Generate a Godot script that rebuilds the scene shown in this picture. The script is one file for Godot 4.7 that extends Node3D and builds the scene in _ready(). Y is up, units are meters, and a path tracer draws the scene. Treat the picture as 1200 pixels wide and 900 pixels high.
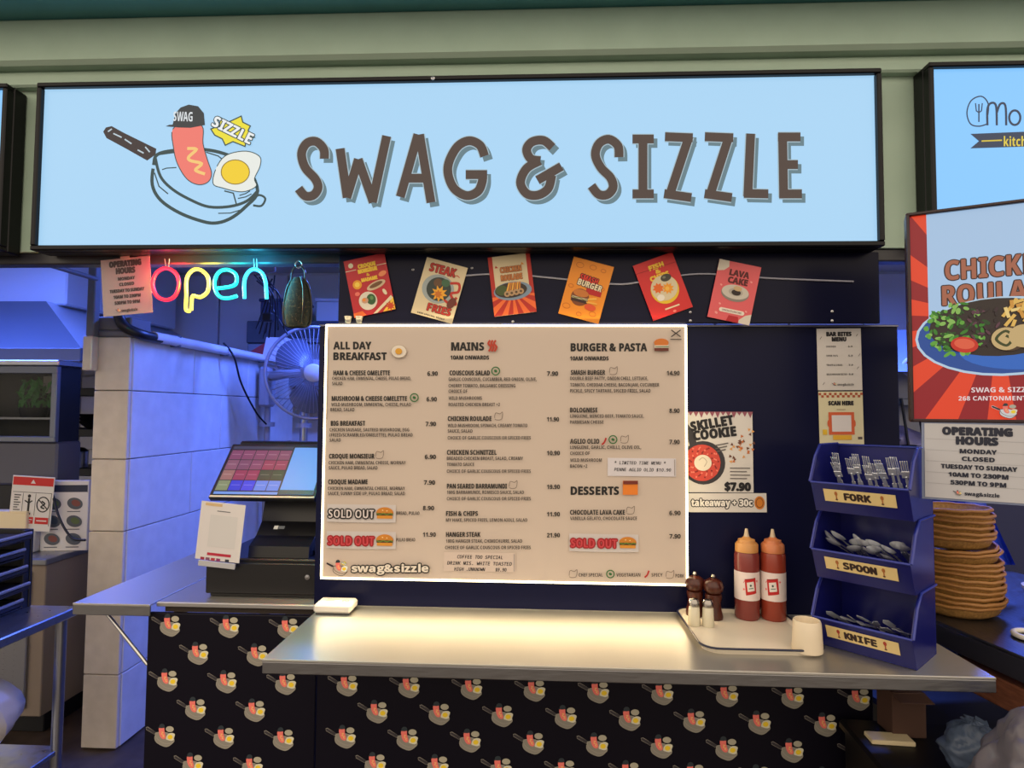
extends Node3D
# A food stall front: backlit sign, menu board, steel counters, kitchen behind. y up, metres; the stall front faces +z.

const FOCAL := 720.0            # focal length in pixels of the 1200x900 frame
const EYE := Vector3(0, 1.55, 0)
const COUNTER := 0.95           # height of the steel worktops
const TURN := Vector3(2.62, 2.55, 0.4)

var cam_basis: Basis
var mats := {}
var used := {}
var rng := RandomNumberGenerator.new()
var sans: SystemFont
var serif: SystemFont
var mono: SystemFont
var glyph_cache := {}


func _ready() -> void:
	rng.seed = 7
	sans = face("Droid Sans", 700)
	serif = face("Droid Serif", 700)
	mono = face("Droid Sans Mono", 400)
	set_camera()
	set_sky()
	set_lamps()
	setting()
	kitchen()
	signs()
	front()
	menu_board()
	wall_posters()
	left_things()
	counter_things()
	right_things()


func face(called: String, weight: int) -> SystemFont:
	var f := SystemFont.new()
	f.font_names = [called]
	f.font_weight = weight
	return f


# ------------------------------------------------------------------ camera, sky, lamps
func set_camera() -> void:
	cam_basis = Basis(Vector3.UP, deg_to_rad(TURN.y)) * Basis(Vector3.RIGHT, deg_to_rad(TURN.x)) * Basis(Vector3.BACK, deg_to_rad(TURN.z))
	var c := Camera3D.new()
	c.name = "camera"
	c.fov = rad_to_deg(2.0 * atan(450.0 / FOCAL))
	c.near = 0.05
	c.far = 60.0
	add_child(c)
	c.transform = Transform3D(cam_basis, EYE)
	c.current = true


func set_sky() -> void:
	var m := ProceduralSkyMaterial.new()      # an even overcast evening, warm beside the blue kitchen tubes
	var c := Color(1.0, 0.93, 0.84)
	m.sky_top_color = c
	m.sky_horizon_color = c
	m.ground_bottom_color = Color(0.55, 0.52, 0.48)
	m.ground_horizon_color = Color(0.55, 0.52, 0.48)
	m.sky_energy_multiplier = 1.24
	var s := Sky.new()
	s.sky_material = m
	var e := Environment.new()
	e.background_mode = Environment.BG_SKY
	e.sky = s
	e.tonemap_mode = Environment.TONE_MAPPER_LINEAR
	e.tonemap_exposure = 1.0
	e.sdfgi_enabled = true
	e.ssao_enabled = true
	e.ssil_enabled = true
	var w := WorldEnvironment.new()
	w.name = "surroundings"
	w.environment = e
	add_child(w)


func area(called: String, at: Vector3, look: Vector3, size: Vector2, c: Color, energy: float) -> void:
	var a := AreaLight3D.new()
	a.name = called
	a.area_size = size
	a.light_color = c
	a.light_energy = energy
	a.shadow_enabled = true
	a.area_range = 12.0
	add_child(a, true)
	var up := Vector3.UP if absf(look.y) < 0.9 else Vector3.BACK
	a.transform = Transform3D(Basis.looking_at(look, up), at)


func omni(called: String, at: Vector3, c: Color, energy: float, radius: float) -> void:
	var a := OmniLight3D.new()
	a.name = called
	a.light_color = c
	a.light_energy = energy
	a.light_size = radius
	a.omni_range = 12.0
	a.omni_attenuation = 2.0
	a.shadow_enabled = true
	add_child(a, true)
	a.position = at


const KITCHEN_BLUE := Color(0.32, 0.455, 1.0)
const TUBES := [Vector3(-0.75, 2.62, -3.5), Vector3(-3.05, 2.62, -3.05), Vector3(2.1, 2.62, -3.3)]

func set_lamps() -> void:
	for k in 3:      # the kitchens' ceiling tubes: their fittings are built in kitchen()
		area("kitchen_tube", TUBES[k] + Vector3(0, -0.05, 0), Vector3.DOWN, Vector2(1.2, 0.12), KITCHEN_BLUE, [7.2, 3.2, 7.0][k])
	area("shop_sign_glow", Vector3(-0.284, 2.298, -1.785), Vector3.BACK, Vector2(2.46, 0.46), Color(0.72, 0.87, 1.0), 0.35)
	area("menu_strip_glow", Vector3(-0.115, 1.03, -1.83), Vector3(0, -0.85, 0.5), Vector2(1.1, 0.012), Color(1.0, 0.88, 0.68), 0.16)
	area("menu_strip_glow", Vector3(-0.115, 1.83, -1.85), Vector3(0, 0.9, 0.3), Vector2(1.06, 0.012), Color(1.0, 0.90, 0.72), 0.02)
	area("menu_strip_glow", Vector3(0.455, 1.43, -1.85), Vector3(0.9, 0, 0.2), Vector2(0.012, 0.76), Color(1.0, 0.90, 0.72), 0.02)
	area("menu_strip_glow", Vector3(-0.685, 1.43, -1.85), Vector3(-0.9, 0, 0.2), Vector2(0.012, 0.76), Color(1.0, 0.90, 0.72), 0.02)


# ------------------------------------------------------------------ pixels of the 1200x900 frame to points on planes of the place
func ray(px: float, py: float) -> Vector3:
	return cam_basis * Vector3((px - 600.0) / FOCAL, -(py - 450.0) / FOCAL, -1.0)

func pz(px: float, py: float, z: float) -> Vector3:
	var d := ray(px, py)
	return EYE + d * ((z - EYE.z) / d.z)

func at_y(px: float, qy: float, y: float) -> Vector3:
	var d := ray(px, qy)
	return EYE + d * ((y - EYE.y) / d.y)


# ------------------------------------------------------------------ materials
func mat(key: String, c: Color, rough := 0.6, metal := 0.0) -> StandardMaterial3D:
	if mats.has(key):
		return mats[key]
	var m := StandardMaterial3D.new()
	m.resource_name = key
	m.albedo_color = c
	m.roughness = rough
	m.metallic = metal
	mats[key] = m
	return m

func glow(key: String, c: Color, energy: float) -> StandardMaterial3D:
	if mats.has(key):
		return mats[key]
	var m := mat(key, Color(c.r * 0.3, c.g * 0.3, c.b * 0.3), 0.4)
	m.emission_enabled = true
	m.emission = c
	m.emission_energy_multiplier = energy
	return m

func ink(c: Color, lit := 0.0) -> StandardMaterial3D:
	return mat("ink " + c.to_html(), c, 0.55) if lit <= 0.0 else glow("lit sign ink " + c.to_html() + str(lit), c, lit)

func noise(scale: float, kind := FastNoiseLite.TYPE_SIMPLEX_SMOOTH, octaves := 4, sd := 3) -> FastNoiseLite:
	var n := FastNoiseLite.new()
	n.noise_type = kind
	n.frequency = scale
	n.fractal_octaves = octaves
	n.seed = sd
	return n

func noise_tex(n: FastNoiseLite, lo: Color, hi: Color, px := 256) -> NoiseTexture2D:
	var t := NoiseTexture2D.new()
	t.width = px
	t.height = px
	t.seamless = true
	t.noise = n
	var g := Gradient.new()
	g.set_color(0, lo)
	g.set_color(1, hi)
	t.color_ramp = g
	return t

func textured(key: String, lo: Color, hi: Color, rough: float, scale: Vector3, freq := 0.02, metal := 0.0) -> StandardMaterial3D:
	if mats.has(key):
		return mats[key]
	var m := mat(key, Color.WHITE, rough, metal)
	m.albedo_texture = noise_tex(noise(freq), lo, hi)
	m.uv1_triplanar = true
	m.uv1_world_triplanar = true
	m.uv1_scale = scale
	return m

func steel(key: String, c: Color, rough: float, brush: Vector3) -> StandardMaterial3D:
	if mats.has(key):
		return mats[key]
	var m := mat(key, c, 1.0, 1.0)
	m.roughness_texture = noise_tex(noise(0.03), Color.WHITE * (rough * 0.75), Color.WHITE * (rough * 1.25))
	m.uv1_triplanar = true
	m.uv1_world_triplanar = true
	m.uv1_scale = brush
	return m


# ------------------------------------------------------------------ nodes
func numbered(called: String) -> String:
	var n: int = used.get(called, 0)
	used[called] = n + 1
	return called if n == 0 else "%s_%03d" % [called, n]

func tag(o: Node, label: String, category: String, group := "") -> void:
	o.set_meta("label", label)
	o.set_meta("category", category)
	if group:
		o.set_meta("group", group)

func thing(called: String, label: String, category: String, at: Transform3D, group := "") -> Node3D:
	var o := Node3D.new()
	o.name = numbered(called)
	add_child(o)
	o.transform = at
	tag(o, label, category, group)
	return o

func place(at: Vector3, turn := 0.0) -> Transform3D:
	return Transform3D(Basis(Vector3.UP, deg_to_rad(turn)), at)

func part(called: String, s: Shape, m: Material, parent: Node) -> MeshInstance3D:
	var o := MeshInstance3D.new()
	o.name = called if parent != self else numbered(called)
	o.mesh = s.mesh()
	o.material_override = m
	parent.add_child(o, true)
	return o

func struct(called: String, s: Shape, m: Material) -> MeshInstance3D:
	var o := part(called, s, m, self)
	o.set_meta("kind", "structure")
	return o


# ------------------------------------------------------------------ solid shapes
class Shape:
	var v := PackedVector3Array()
	var n := PackedVector3Array()
	var uv := PackedVector2Array()
	var made: ArrayMesh

	func corner(p: Vector3, m: Vector3) -> void:
		v.append(p)
		n.append(m)
		uv.append(Vector2(p.x, p.z))

	func tri(a: Vector3, b: Vector3, c: Vector3, na := Vector3.ZERO, nb := Vector3.ZERO, nc := Vector3.ZERO) -> Shape:
		var g := (b - a).cross(c - a)
		if g.length_squared() < 1e-18:
			return self
		if na == Vector3.ZERO:
			na = g.normalized()
			nb = na
			nc = na
		if g.dot(na + nb + nc) < 0.0:
			corner(a, na); corner(b, nb); corner(c, nc)
		else:
			corner(a, na); corner(c, nc); corner(b, nb)
		return self

	func quad(a: Vector3, b: Vector3, c: Vector3, d: Vector3) -> Shape:      # counter-clockwise from outside
		tri(a, b, c)
		tri(a, c, d)
		return self

	func box(at: Vector3, size: Vector3, cut := 0.0, xf := Transform3D()) -> Shape:
		var h := size * 0.5
		cut = minf(cut, minf(h.x, minf(h.y, h.z)) * 0.9)
		var i := h - Vector3.ONE * cut
		for ax in 3:
			var b := (ax + 1) % 3
			var c := (ax + 2) % 3
			for s in [-1.0, 1.0]:
				var q := []
				for k in [[-1, -1], [1, -1], [1, 1], [-1, 1]]:
					var p := Vector3()
					p[ax] = h[ax] * s
					p[b] = i[b] * k[0]
					p[c] = i[c] * k[1]
					q.append(xf * (at + p))
				var nn := Vector3()
				nn[ax] = s
				nn = (xf.basis * nn).normalized()
				tri(q[0], q[1], q[2], nn, nn, nn)
				tri(q[0], q[2], q[3], nn, nn, nn)
			if cut <= 0.0:
				continue
			for s in [-1.0, 1.0]:
				for t in [-1.0, 1.0]:      # the bevel between faces b (sign s) and c (sign t), running along ax
					var q := []
					for k in [[-1, 0], [1, 0], [1, 1], [-1, 1]]:
						var p := Vector3()
						p[ax] = i[ax] * k[0]
						p[b] = (h[b] if k[1] == 0 else i[b]) * s
						p[c] = (i[c] if k[1] == 0 else h[c]) * t
						q.append(xf * (at + p))
					var nn := Vector3()
					nn[b] = s
					nn[c] = t
					nn = (xf.basis * nn).normalized()
					tri(q[0], q[1], q[2], nn, nn, nn)
					tri(q[0], q[2], q[3], nn, nn, nn)
		if cut > 0.0:
			for sx in [-1.0, 1.0]:
				for sy in [-1.0, 1.0]:
					for sz in [-1.0, 1.0]:
						var nn := (xf.basis * Vector3(sx, sy, sz)).normalized()
						tri(xf * (at + Vector3(h.x * sx, i.y * sy, i.z * sz)), xf * (at + Vector3(i.x * sx, h.y * sy, i.z * sz)), xf * (at + Vector3(i.x * sx, i.y * sy, h.z * sz)), nn, nn, nn)
		return self

	func lathe(profile: Array, seg := 24, xf := Transform3D(), sx := 1.0, sz := 1.0) -> Shape:      # Vector2(radius, height) from the bottom outside to the top
		var k := profile.size()
		var slope := []
		for j in k - 1:
			var d: Vector2 = profile[j + 1] - profile[j]
			slope.append(Vector2(d.y, -d.x).normalized())
		for j in k - 1:
			var n0: Vector2 = slope[j]
			var n1: Vector2 = slope[j]
			if j > 0 and slope[j].dot(slope[j - 1]) > 0.75:
				n0 = (slope[j] + slope[j - 1]).normalized()
			if j < k - 2 and slope[j].dot(slope[j + 1]) > 0.75:
				n1 = (slope[j] + slope[j + 1]).normalized()
			for s in seg:
				var q := []
				var m := []
				for e in [[j, s], [j, s + 1], [j + 1, s + 1], [j + 1, s]]:
					var a: float = TAU * e[1] / seg
					var p: Vector2 = profile[e[0]]
					var nn: Vector2 = n0 if e[0] == j else n1
					q.append(xf * Vector3(p.x * cos(a) * sx, p.y, p.x * sin(a) * sz))
					m.append((xf.basis * Vector3(nn.x * cos(a) / sx, nn.y, nn.x * sin(a) / sz)).normalized())
				tri(q[0], q[1], q[2], m[0], m[1], m[2])
				tri(q[0], q[2], q[3], m[0], m[2], m[3])
		return self

	func tube(pts: Array, r: float, seg := 8, closed := false, taper := 1.0) -> Shape:
		var k := pts.size()
		var rings := []
		var norms := []
		var side := Vector3.ZERO
		for j in k:
			var a: Vector3 = pts[j - 1] if j > 0 else (pts[k - 1] if closed else pts[0])
			var b: Vector3 = pts[j + 1] if j < k - 1 else (pts[0] if closed else pts[k - 1])
			var d := (b - a).normalized()
			if side == Vector3.ZERO:
				side = d.cross(Vector3.UP if absf(d.y) < 0.9 else Vector3.RIGHT).normalized()
			side = (side - d * side.dot(d)).normalized()
			var up := side.cross(d)
			var ring := []
			var nr := []
			for s in seg:
				var t := TAU * s / seg
				var nn := side * cos(t) + up * sin(t)
				nr.append(nn)
				ring.append(pts[j] + nn * r * lerpf(1.0, taper, float(j) / maxf(1, k - 1)))
			rings.append(ring)
			norms.append(nr)
		for j in (k if closed else k - 1):
			var j2 := (j + 1) % k
			for s in seg:
				var s2 := (s + 1) % seg
				tri(rings[j][s], rings[j][s2], rings[j2][s2], norms[j][s], norms[j][s2], norms[j2][s2])
				tri(rings[j][s], rings[j2][s2], rings[j2][s], norms[j][s], norms[j2][s2], norms[j2][s])
		if not closed:
			for e in [[0, 1], [k - 1, k - 2]]:
				var nn: Vector3 = (pts[e[0]] - pts[e[1]]).normalized()
				for s in seg:
					tri(pts[e[0]], rings[e[0]][s], rings[e[0]][(s + 1) % seg], nn, nn, nn)
		return self

	func prism(poly: PackedVector2Array, z0: float, z1: float, xf := Transform3D()) -> Shape:
		var t := Geometry2D.triangulate_polygon(poly)
		for f in [[z0, -1.0], [z1, 1.0]]:
			var nn: Vector3 = (xf.basis * Vector3(0, 0, f[1])).normalized()
			for j in range(0, t.size(), 3):
				var q := []
				for i in 3:
					var p := poly[t[j + i]]
					q.append(xf * Vector3(p.x, p.y, f[0]))
				tri(q[0], q[1], q[2], nn, nn, nn)
		var w := -1.0 if Geometry2D.is_polygon_clockwise(poly) else 1.0
		for j in poly.size():
			var a := poly[j]
			var b := poly[(j + 1) % poly.size()]
			var d := (b - a)
			var nn := (xf.basis * Vector3(d.y * w, -d.x * w, 0)).normalized()
			tri(xf * Vector3(a.x, a.y, z0), xf * Vector3(b.x, b.y, z0), xf * Vector3(b.x, b.y, z1), nn, nn, nn)
			tri(xf * Vector3(a.x, a.y, z0), xf * Vector3(b.x, b.y, z1), xf * Vector3(a.x, a.y, z1), nn, nn, nn)
		return self

	func grid(g: Array) -> Shape:      # rows of points: a smooth skin
		var rows := g.size()
		var cols: int = g[0].size()
		var nr := []
		for i in rows:
			var r := []
			for j in cols:
				var a: Vector3 = g[mini(i + 1, rows - 1)][j] - g[maxi(i - 1, 0)][j]
				var b: Vector3 = g[i][mini(j + 1, cols - 1)] - g[i][maxi(j - 1, 0)]
				r.append(b.cross(a).normalized())
			nr.append(r)
		for i in rows - 1:
			for j in cols - 1:
				tri(g[i][j], g[i][j + 1], g[i + 1][j + 1], nr[i][j], nr[i][j + 1], nr[i + 1][j + 1])
				tri(g[i][j], g[i + 1][j + 1], g[i + 1][j], nr[i][j], nr[i + 1][j + 1], nr[i + 1][j])
		return self

	func slab(a: Vector3, b: Vector3, c: Vector3, d: Vector3, thick: float) -> Shape:      # a quad (counter-clockwise from its front) with thickness behind it
		var nn := (b - a).cross(d - a).normalized() * thick
		quad(a, b, c, d)
		quad(d - nn, c - nn, b - nn, a - nn)
		quad(a - nn, b - nn, b, a)
		quad(b - nn, c - nn, c, b)
		quad(c - nn, d - nn, d, c)
		quad(d - nn, a - nn, a, d)
		return self

	func mesh() -> ArrayMesh:
		if made == null:
			made = ArrayMesh.new()
			var arr := []
			arr.resize(Mesh.ARRAY_MAX)
			arr[Mesh.ARRAY_VERTEX] = v
			arr[Mesh.ARRAY_NORMAL] = n
			arr[Mesh.ARRAY_TEX_UV] = uv
			made.add_surface_from_arrays(Mesh.PRIMITIVE_TRIANGLES, arr)
		return made


static func smooth(pts: Array, steps := 6, closed := false) -> Array:      # Catmull-Rom through the points
	var out := []
	var k := pts.size()
	for j in (k if closed else k - 1):
		var p0 = pts[(j - 1 + k) % k] if closed or j > 0 else pts[j]
		var p1 = pts[j]
		var p2 = pts[(j + 1) % k]
		var p3 = pts[(j + 2) % k] if closed or j < k - 2 else p2
		for s in steps:
			var t := float(s) / steps
			out.append((p1 * 2.0 + (p2 - p0) * t + (p0 * 2.0 - p1 * 5.0 + p2 * 4.0 - p3) * t * t + (p1 * 3.0 - p0 - p2 * 3.0 + p3) * t * t * t) * 0.5)
	if not closed:
		out.append(pts[k - 1])
	return out

static func v2(a: Array) -> Array:
	var out := []
	for i in range(0, a.size(), 2):
		out.append(Vector2(a[i], a[i + 1]))
	return out


# ------------------------------------------------------------------ flat print: inks on a sheet, one surface for each colour
class Print:
	var skin := {}
	var to: Callable          # the artwork's own units (y down) to the sheet's metres (y up)
	var z := 0.0
	var step := 0.0003

	func up() -> void:
		z += step

	func lift() -> void:      # every stroke of ink lies a hair above the one before
		z += 0.000015

	func put(a: Vector2, b: Vector2, c: Vector2, col: Color) -> void:
		if not skin.has(col):
			skin[col] = PackedVector3Array()
		var q := [to.call(a), to.call(b), to.call(c)]
		var g: float = (q[1] - q[0]).cross(q[2] - q[0])
		if absf(g) < 1e-12:
			return
		for i in ([0, 2, 1] if g > 0 else [0, 1, 2]):
			skin[col].append(Vector3(q[i].x, q[i].y, z))

	func poly(pts: Array, col: Color) -> void:
		lift()
		var p := PackedVector2Array(pts)
		var t := Geometry2D.triangulate_polygon(p)
		for j in range(0, t.size(), 3):
			put(p[t[j]], p[t[j + 1]], p[t[j + 2]], col)

	func rect(x0: float, y0: float, x1: float, y1: float, col: Color) -> void:
		poly([Vector2(x0, y0), Vector2(x1, y0), Vector2(x1, y1), Vector2(x0, y1)], col)

	func disc(c: Vector2, rx: float, ry: float, col: Color, turn := 0.0, seg := 28) -> void:
		var pts := []
		for s in seg:
			pts.append(c + Vector2(cos(TAU * s / seg) * rx, sin(TAU * s / seg) * ry).rotated(turn))
		poly(pts, col)

	func ring(c: Vector2, rx: float, ry: float, w: float, col: Color, seg := 28) -> void:
		var pts := []
		for s in seg:
			pts.append(c + Vector2(cos(TAU * s / seg) * rx, sin(TAU * s / seg) * ry))
		line(pts, w, col, true)

	func line(pts: Array, w: float, col: Color, closed := false) -> void:
		lift()
		var k := pts.size()
		var l := []
		var r := []
		for j in k:
			var a: Vector2 = pts[j - 1] if j > 0 else (pts[k - 1] if closed else pts[0])
			var b: Vector2 = pts[j + 1] if j < k - 1 else (pts[0] if closed else pts[k - 1])
			var d1: Vector2 = (pts[j] - a).normalized() if a != pts[j] else (b - pts[j]).normalized()
			var d2: Vector2 = (b - pts[j]).normalized() if b != pts[j] else d1
			var m := (d1 + d2).normalized()
			var nn := Vector2(-m.y, m.x)
			var s := w * 0.5 / maxf(0.5, nn.dot(Vector2(-d1.y, d1.x)))
			l.append(pts[j] + nn * s)
			r.append(pts[j] - nn * s)
		for j in (k if closed else k - 1):
			var j2 := (j + 1) % k
			put(l[j], r[j], r[j2], col)
			put(l[j], r[j2], l[j2], col)

	func star(c: Vector2, r0: float, r1: float, spikes: int, col: Color, squash := 1.0, turn := 0.0) -> void:
		var pts := []
		for s in spikes * 2:
			var a := TAU * s / (spikes * 2) + turn
			var r := r1 if s % 2 else r0
			pts.append(c + Vector2(cos(a) * r, sin(a) * r * squash))
		poly(pts, col)


func letters(font: Font, s: String) -> PackedVector3Array:
	var key := str(font.get_instance_id()) + s
	if not glyph_cache.has(key):
		var t := TextMesh.new()
		t.font = font
		t.text = s
		t.font_size = 32
		t.pixel_size = 1.0 / 32.0
		t.depth = 0.0
		t.curve_step = 2.0
		var arr := t.get_mesh_arrays()
		var flat := PackedVector3Array()
		for i in arr[Mesh.ARRAY_INDEX]:
			flat.append(arr[Mesh.ARRAY_VERTEX][i])
		glyph_cache[key] = flat
	return glyph_cache[key]

# Lettering from x0 to x1 (x1 <= x0: natural width), centred on yc, capitals h tall, in the artwork's units.
func write(p: Print, s: String, x0: float, x1: float, yc: float, h: float, col: Color, font: Font = null, turn := 0.0, fat := 0.0, slant := 0.0) -> void:
	font = font if font else sans
	var flat := letters(font, s)
	var caps := letters(font, "H")
	var lo := Vector2(1e9, 1e9)
	var hi := -lo
	for q in caps:
		lo.y = minf(lo.y, q.y)
		hi.y = maxf(hi.y, q.y)
	for q in flat:
		lo.x = minf(lo.x, q.x)
		hi.x = maxf(hi.x, q.x)
	var ky := h / (hi.y - lo.y)
	var kx := (x1 - x0) / (hi.x - lo.x) if x1 > x0 else ky * 0.9
	var mid := Vector2(x0 + (hi.x - lo.x) * kx * 0.5, yc)
	var shifts := [Vector2.ZERO]
	if fat > 0.0:
		for k in 8:
			shifts.append(Vector2.from_angle(TAU * k / 8.0) * fat)
	var cy := (lo.y + hi.y) * 0.5
	var cx := (lo.x + hi.x) * 0.5
	var out := PackedVector2Array()
	for q in flat:
		out.append(Vector2((q.x - cx) * kx + (q.y - cy) * ky * slant, -(q.y - cy) * ky).rotated(turn) + mid)
	for d in shifts:
		p.lift()
		for j in range(0, out.size(), 3):
			p.put(out[j] + d, out[j + 1] + d, out[j + 2] + d, col)

func printed(called: String, p: Print, parent: Node, lit := 0.0) -> MeshInstance3D:
	var am := ArrayMesh.new()
	var k := 0
	for col in p.skin:
		if p.skin[col].is_empty():
			continue
		var nn := PackedVector3Array()
		nn.resize(p.skin[col].size())
		nn.fill(Vector3.BACK)
		var arr := []
		arr.resize(Mesh.ARRAY_MAX)
		arr[Mesh.ARRAY_VERTEX] = p.skin[col]
		arr[Mesh.ARRAY_NORMAL] = nn
		am.add_surface_from_arrays(Mesh.PRIMITIVE_TRIANGLES, arr)
		am.surface_set_material(k, ink(col, lit))
		k += 1
	var o := MeshInstance3D.new()
	o.name = called
	o.mesh = am
	parent.add_child(o, true)
	return o

func sheet_print(w: float, h: float, units := 100.0, z := 0.0012) -> Print:      # artwork units across the sheet, origin at its top left
	var p := Print.new()
	p.to = func(q: Vector2) -> Vector2: return Vector2(q.x * w / units - w * 0.5, h * 0.5 - q.y * w / units)
	p.z = z
	return p

func pixel_print(origin: Vector3, z: float) -> Print:      # artwork given in the photograph's pixels on the plane z
	var p := Print.new()
	p.to = func(q: Vector2) -> Vector2:
		var w := pz(q.x, q.y, z)
		return Vector2(w.x - origin.x, w.y - origin.y)
	p.z = z - origin.z
	return p


# ------------------------------------------------------------------ the place: floor, walls, fascia, canopy
func setting() -> void:
	var floor_m := textured("floor", Color(0.20, 0.15, 0.12), Color(0.33, 0.27, 0.22), 0.55, Vector3(1.3, 1.3, 1.3))
	struct("floor", Shape.new().box(Vector3(-0.5, -0.05, -0.5), Vector3(9.4, 0.1, 9.4)), floor_m)
	var green := textured("green wall paint", Color(0.69, 0.785, 0.71), Color(0.73, 0.825, 0.75), 0.55, Vector3(0.8, 0.8, 0.8))
	var white := textured("kitchen wall paint", Color(0.80, 0.80, 0.80), Color(0.86, 0.86, 0.86), 0.5, Vector3(0.7, 0.7, 0.7))
	# fascia above the openings: wall, lower band, upper beam, then the canopy that comes forward over the counter
	var f := struct("wall_fascia", Shape.new().box(Vector3(-0.5, 2.36, -1.90), Vector3(9.4, 0.62, 0.06)), green)
	part("band", Shape.new().box(Vector3(-0.5, 2.60, -1.955), Vector3(9.4, 0.05, 0.23), 0.006), green, f)
	part("beam", Shape.new().box(Vector3(-0.5, 2.70, -1.935), Vector3(9.4, 0.15, 0.27), 0.012), green, f)
	var dark := mat("dark lintel", Color(0.17, 0.17, 0.20), 0.35)
	struct("trim_1", Shape.new().box(Vector3(-0.5, 2.031, -1.905), Vector3(9.4, 0.038, 0.05), 0.004), dark)
	struct("ceiling", Shape.new().box(Vector3(-0.5, 2.82, -1.85), Vector3(9.4, 0.1, 0.50)), textured("canopy paint", Color(0.30, 0.55, 0.56), Color(0.34, 0.59, 0.60), 0.6, Vector3(0.8, 0.8, 0.8)))
	struct("ceiling_1", Shape.new().box(Vector3(-0.5, 2.78, -3.62), Vector3(9.4, 0.1, 3.24)), white)
	var back := struct("wall_back", Shape.new().box(Vector3(-0.5, 1.4, -5.2), Vector3(9.4, 2.8, 0.1)), white)
	struct("wall_left", Shape.new().box(Vector3(-5.15, 1.4, -3.6), Vector3(0.1, 2.8, 3.3)), white)
	struct("wall_right", Shape.new().box(Vector3(4.15, 1.4, -3.6), Vector3(0.1, 2.8, 3.3)), white)
	# cladding panels on the back wall, in view above the cooking hood and beyond the fan
	var pan := mat("wall cladding", Color(0.83, 0.83, 0.85), 0.35)
	for k in 15:
		part("panel", Shape.new().box(Vector3(-4.85 + k * 0.6, 2.28, -5.135), Vector3(0.585, 0.86, 0.03), 0.006), pan, back)
	for k in 15:
		part("panel", Shape.new().box(Vector3(-4.85 + k * 0.6, 1.52, -5.135), Vector3(0.585, 0.63, 0.03), 0.006), pan, back)

	# low tiled wall that runs back into the kitchen and ends in a narrow pier
	var grout := mat("grout", Color(0.45, 0.44, 0.42), 0.9)
	var wall := struct("wall_side", Shape.new().box(Vector3(-2.0, 0.94, -3.75), Vector3(0.15, 1.88, 1.9)), grout)
	var cream := textured("cream wall tile", Color(0.80, 0.755, 0.70), Color(0.86, 0.815, 0.76), 0.3, Vector3(2, 2, 2))
	var tile := textured("white wall tile", Color(0.79, 0.79, 0.80), Color(0.85, 0.85, 0.86), 0.28, Vector3(1.5, 1.5, 1.5))
	var rows := [0.005, 0.335, 0.660, 0.985, 1.318, 1.638, 1.89]
	for r in 6:
		var y0: float = rows[r] + 0.002
		var y1: float = rows[r + 1] - 0.002
		part("tile", Shape.new().box(Vector3(-1.999, (y0 + y1) * 0.5, -2.795), Vector3(0.166, y1 - y0, 0.02), 0.003), cream, wall)
		var cuts := [-2.806, -3.32, -3.95, -4.58, -4.70] if r % 2 else [-2.806, -3.62, -4.25, -4.70]
		for c in cuts.size() - 1:
			var z0: float = cuts[c] - 0.002
			var z1: float = cuts[c + 1] + 0.002
			part("tile", Shape.new().box(Vector3(-1.922, (y0 + y1) * 0.5, (z0 + z1) * 0.5), Vector3(0.018, y1 - y0, z0 - z1), 0.003), tile, wall)
		part("tile", Shape.new().box(Vector3(-2.078, (y0 + y1) * 0.5, -3.75), Vector3(0.016, y1 - y0, 1.88), 0.003), tile, wall)
	part("coping", Shape.new().box(Vector3(-2.0, 1.905, -3.745), Vector3(0.18, 0.03, 1.93), 0.006), mat("grey coping", Color(0.42, 0.42, 0.44), 0.5), wall)
	part("cap_block", Shape.new().box(Vector3(-2.0, 1.953, -2.86), Vector3(0.17, 0.066, 0.15), 0.006), mat("grey coping", Color.WHITE), wall)

	# grey steel post that hangs over the pier, with a cream end, and the rail that runs to it under the ceiling
	var p := pz(107, 327, -2.74)
	var q := pz(105, 434, -2.74)
	var post := thing("hanging_post", "grey steel post with cream lower end hanging above the tiled pier", "post", place(Vector3(p.x, q.y, -2.76)))
	part("sleeve", Shape.new().box(Vector3(-0.006, 0.08, 0), Vector3(0.045, 0.16, 0.045), 0.004), cream, post)
	part("upright", Shape.new().box(Vector3(0, 0.60, 0), Vector3(0.038, 0.88, 0.038), 0.004), mat("grey steel paint", Color(0.40, 0.41, 0.45), 0.5), post)
	part("rail", Shape.new().tube([pz(30, 302, -2.3) - post.position, pz(113, 327, -2.74) - post.position], 0.011, 6), mat("grey steel paint", Color.WHITE), post)


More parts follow.
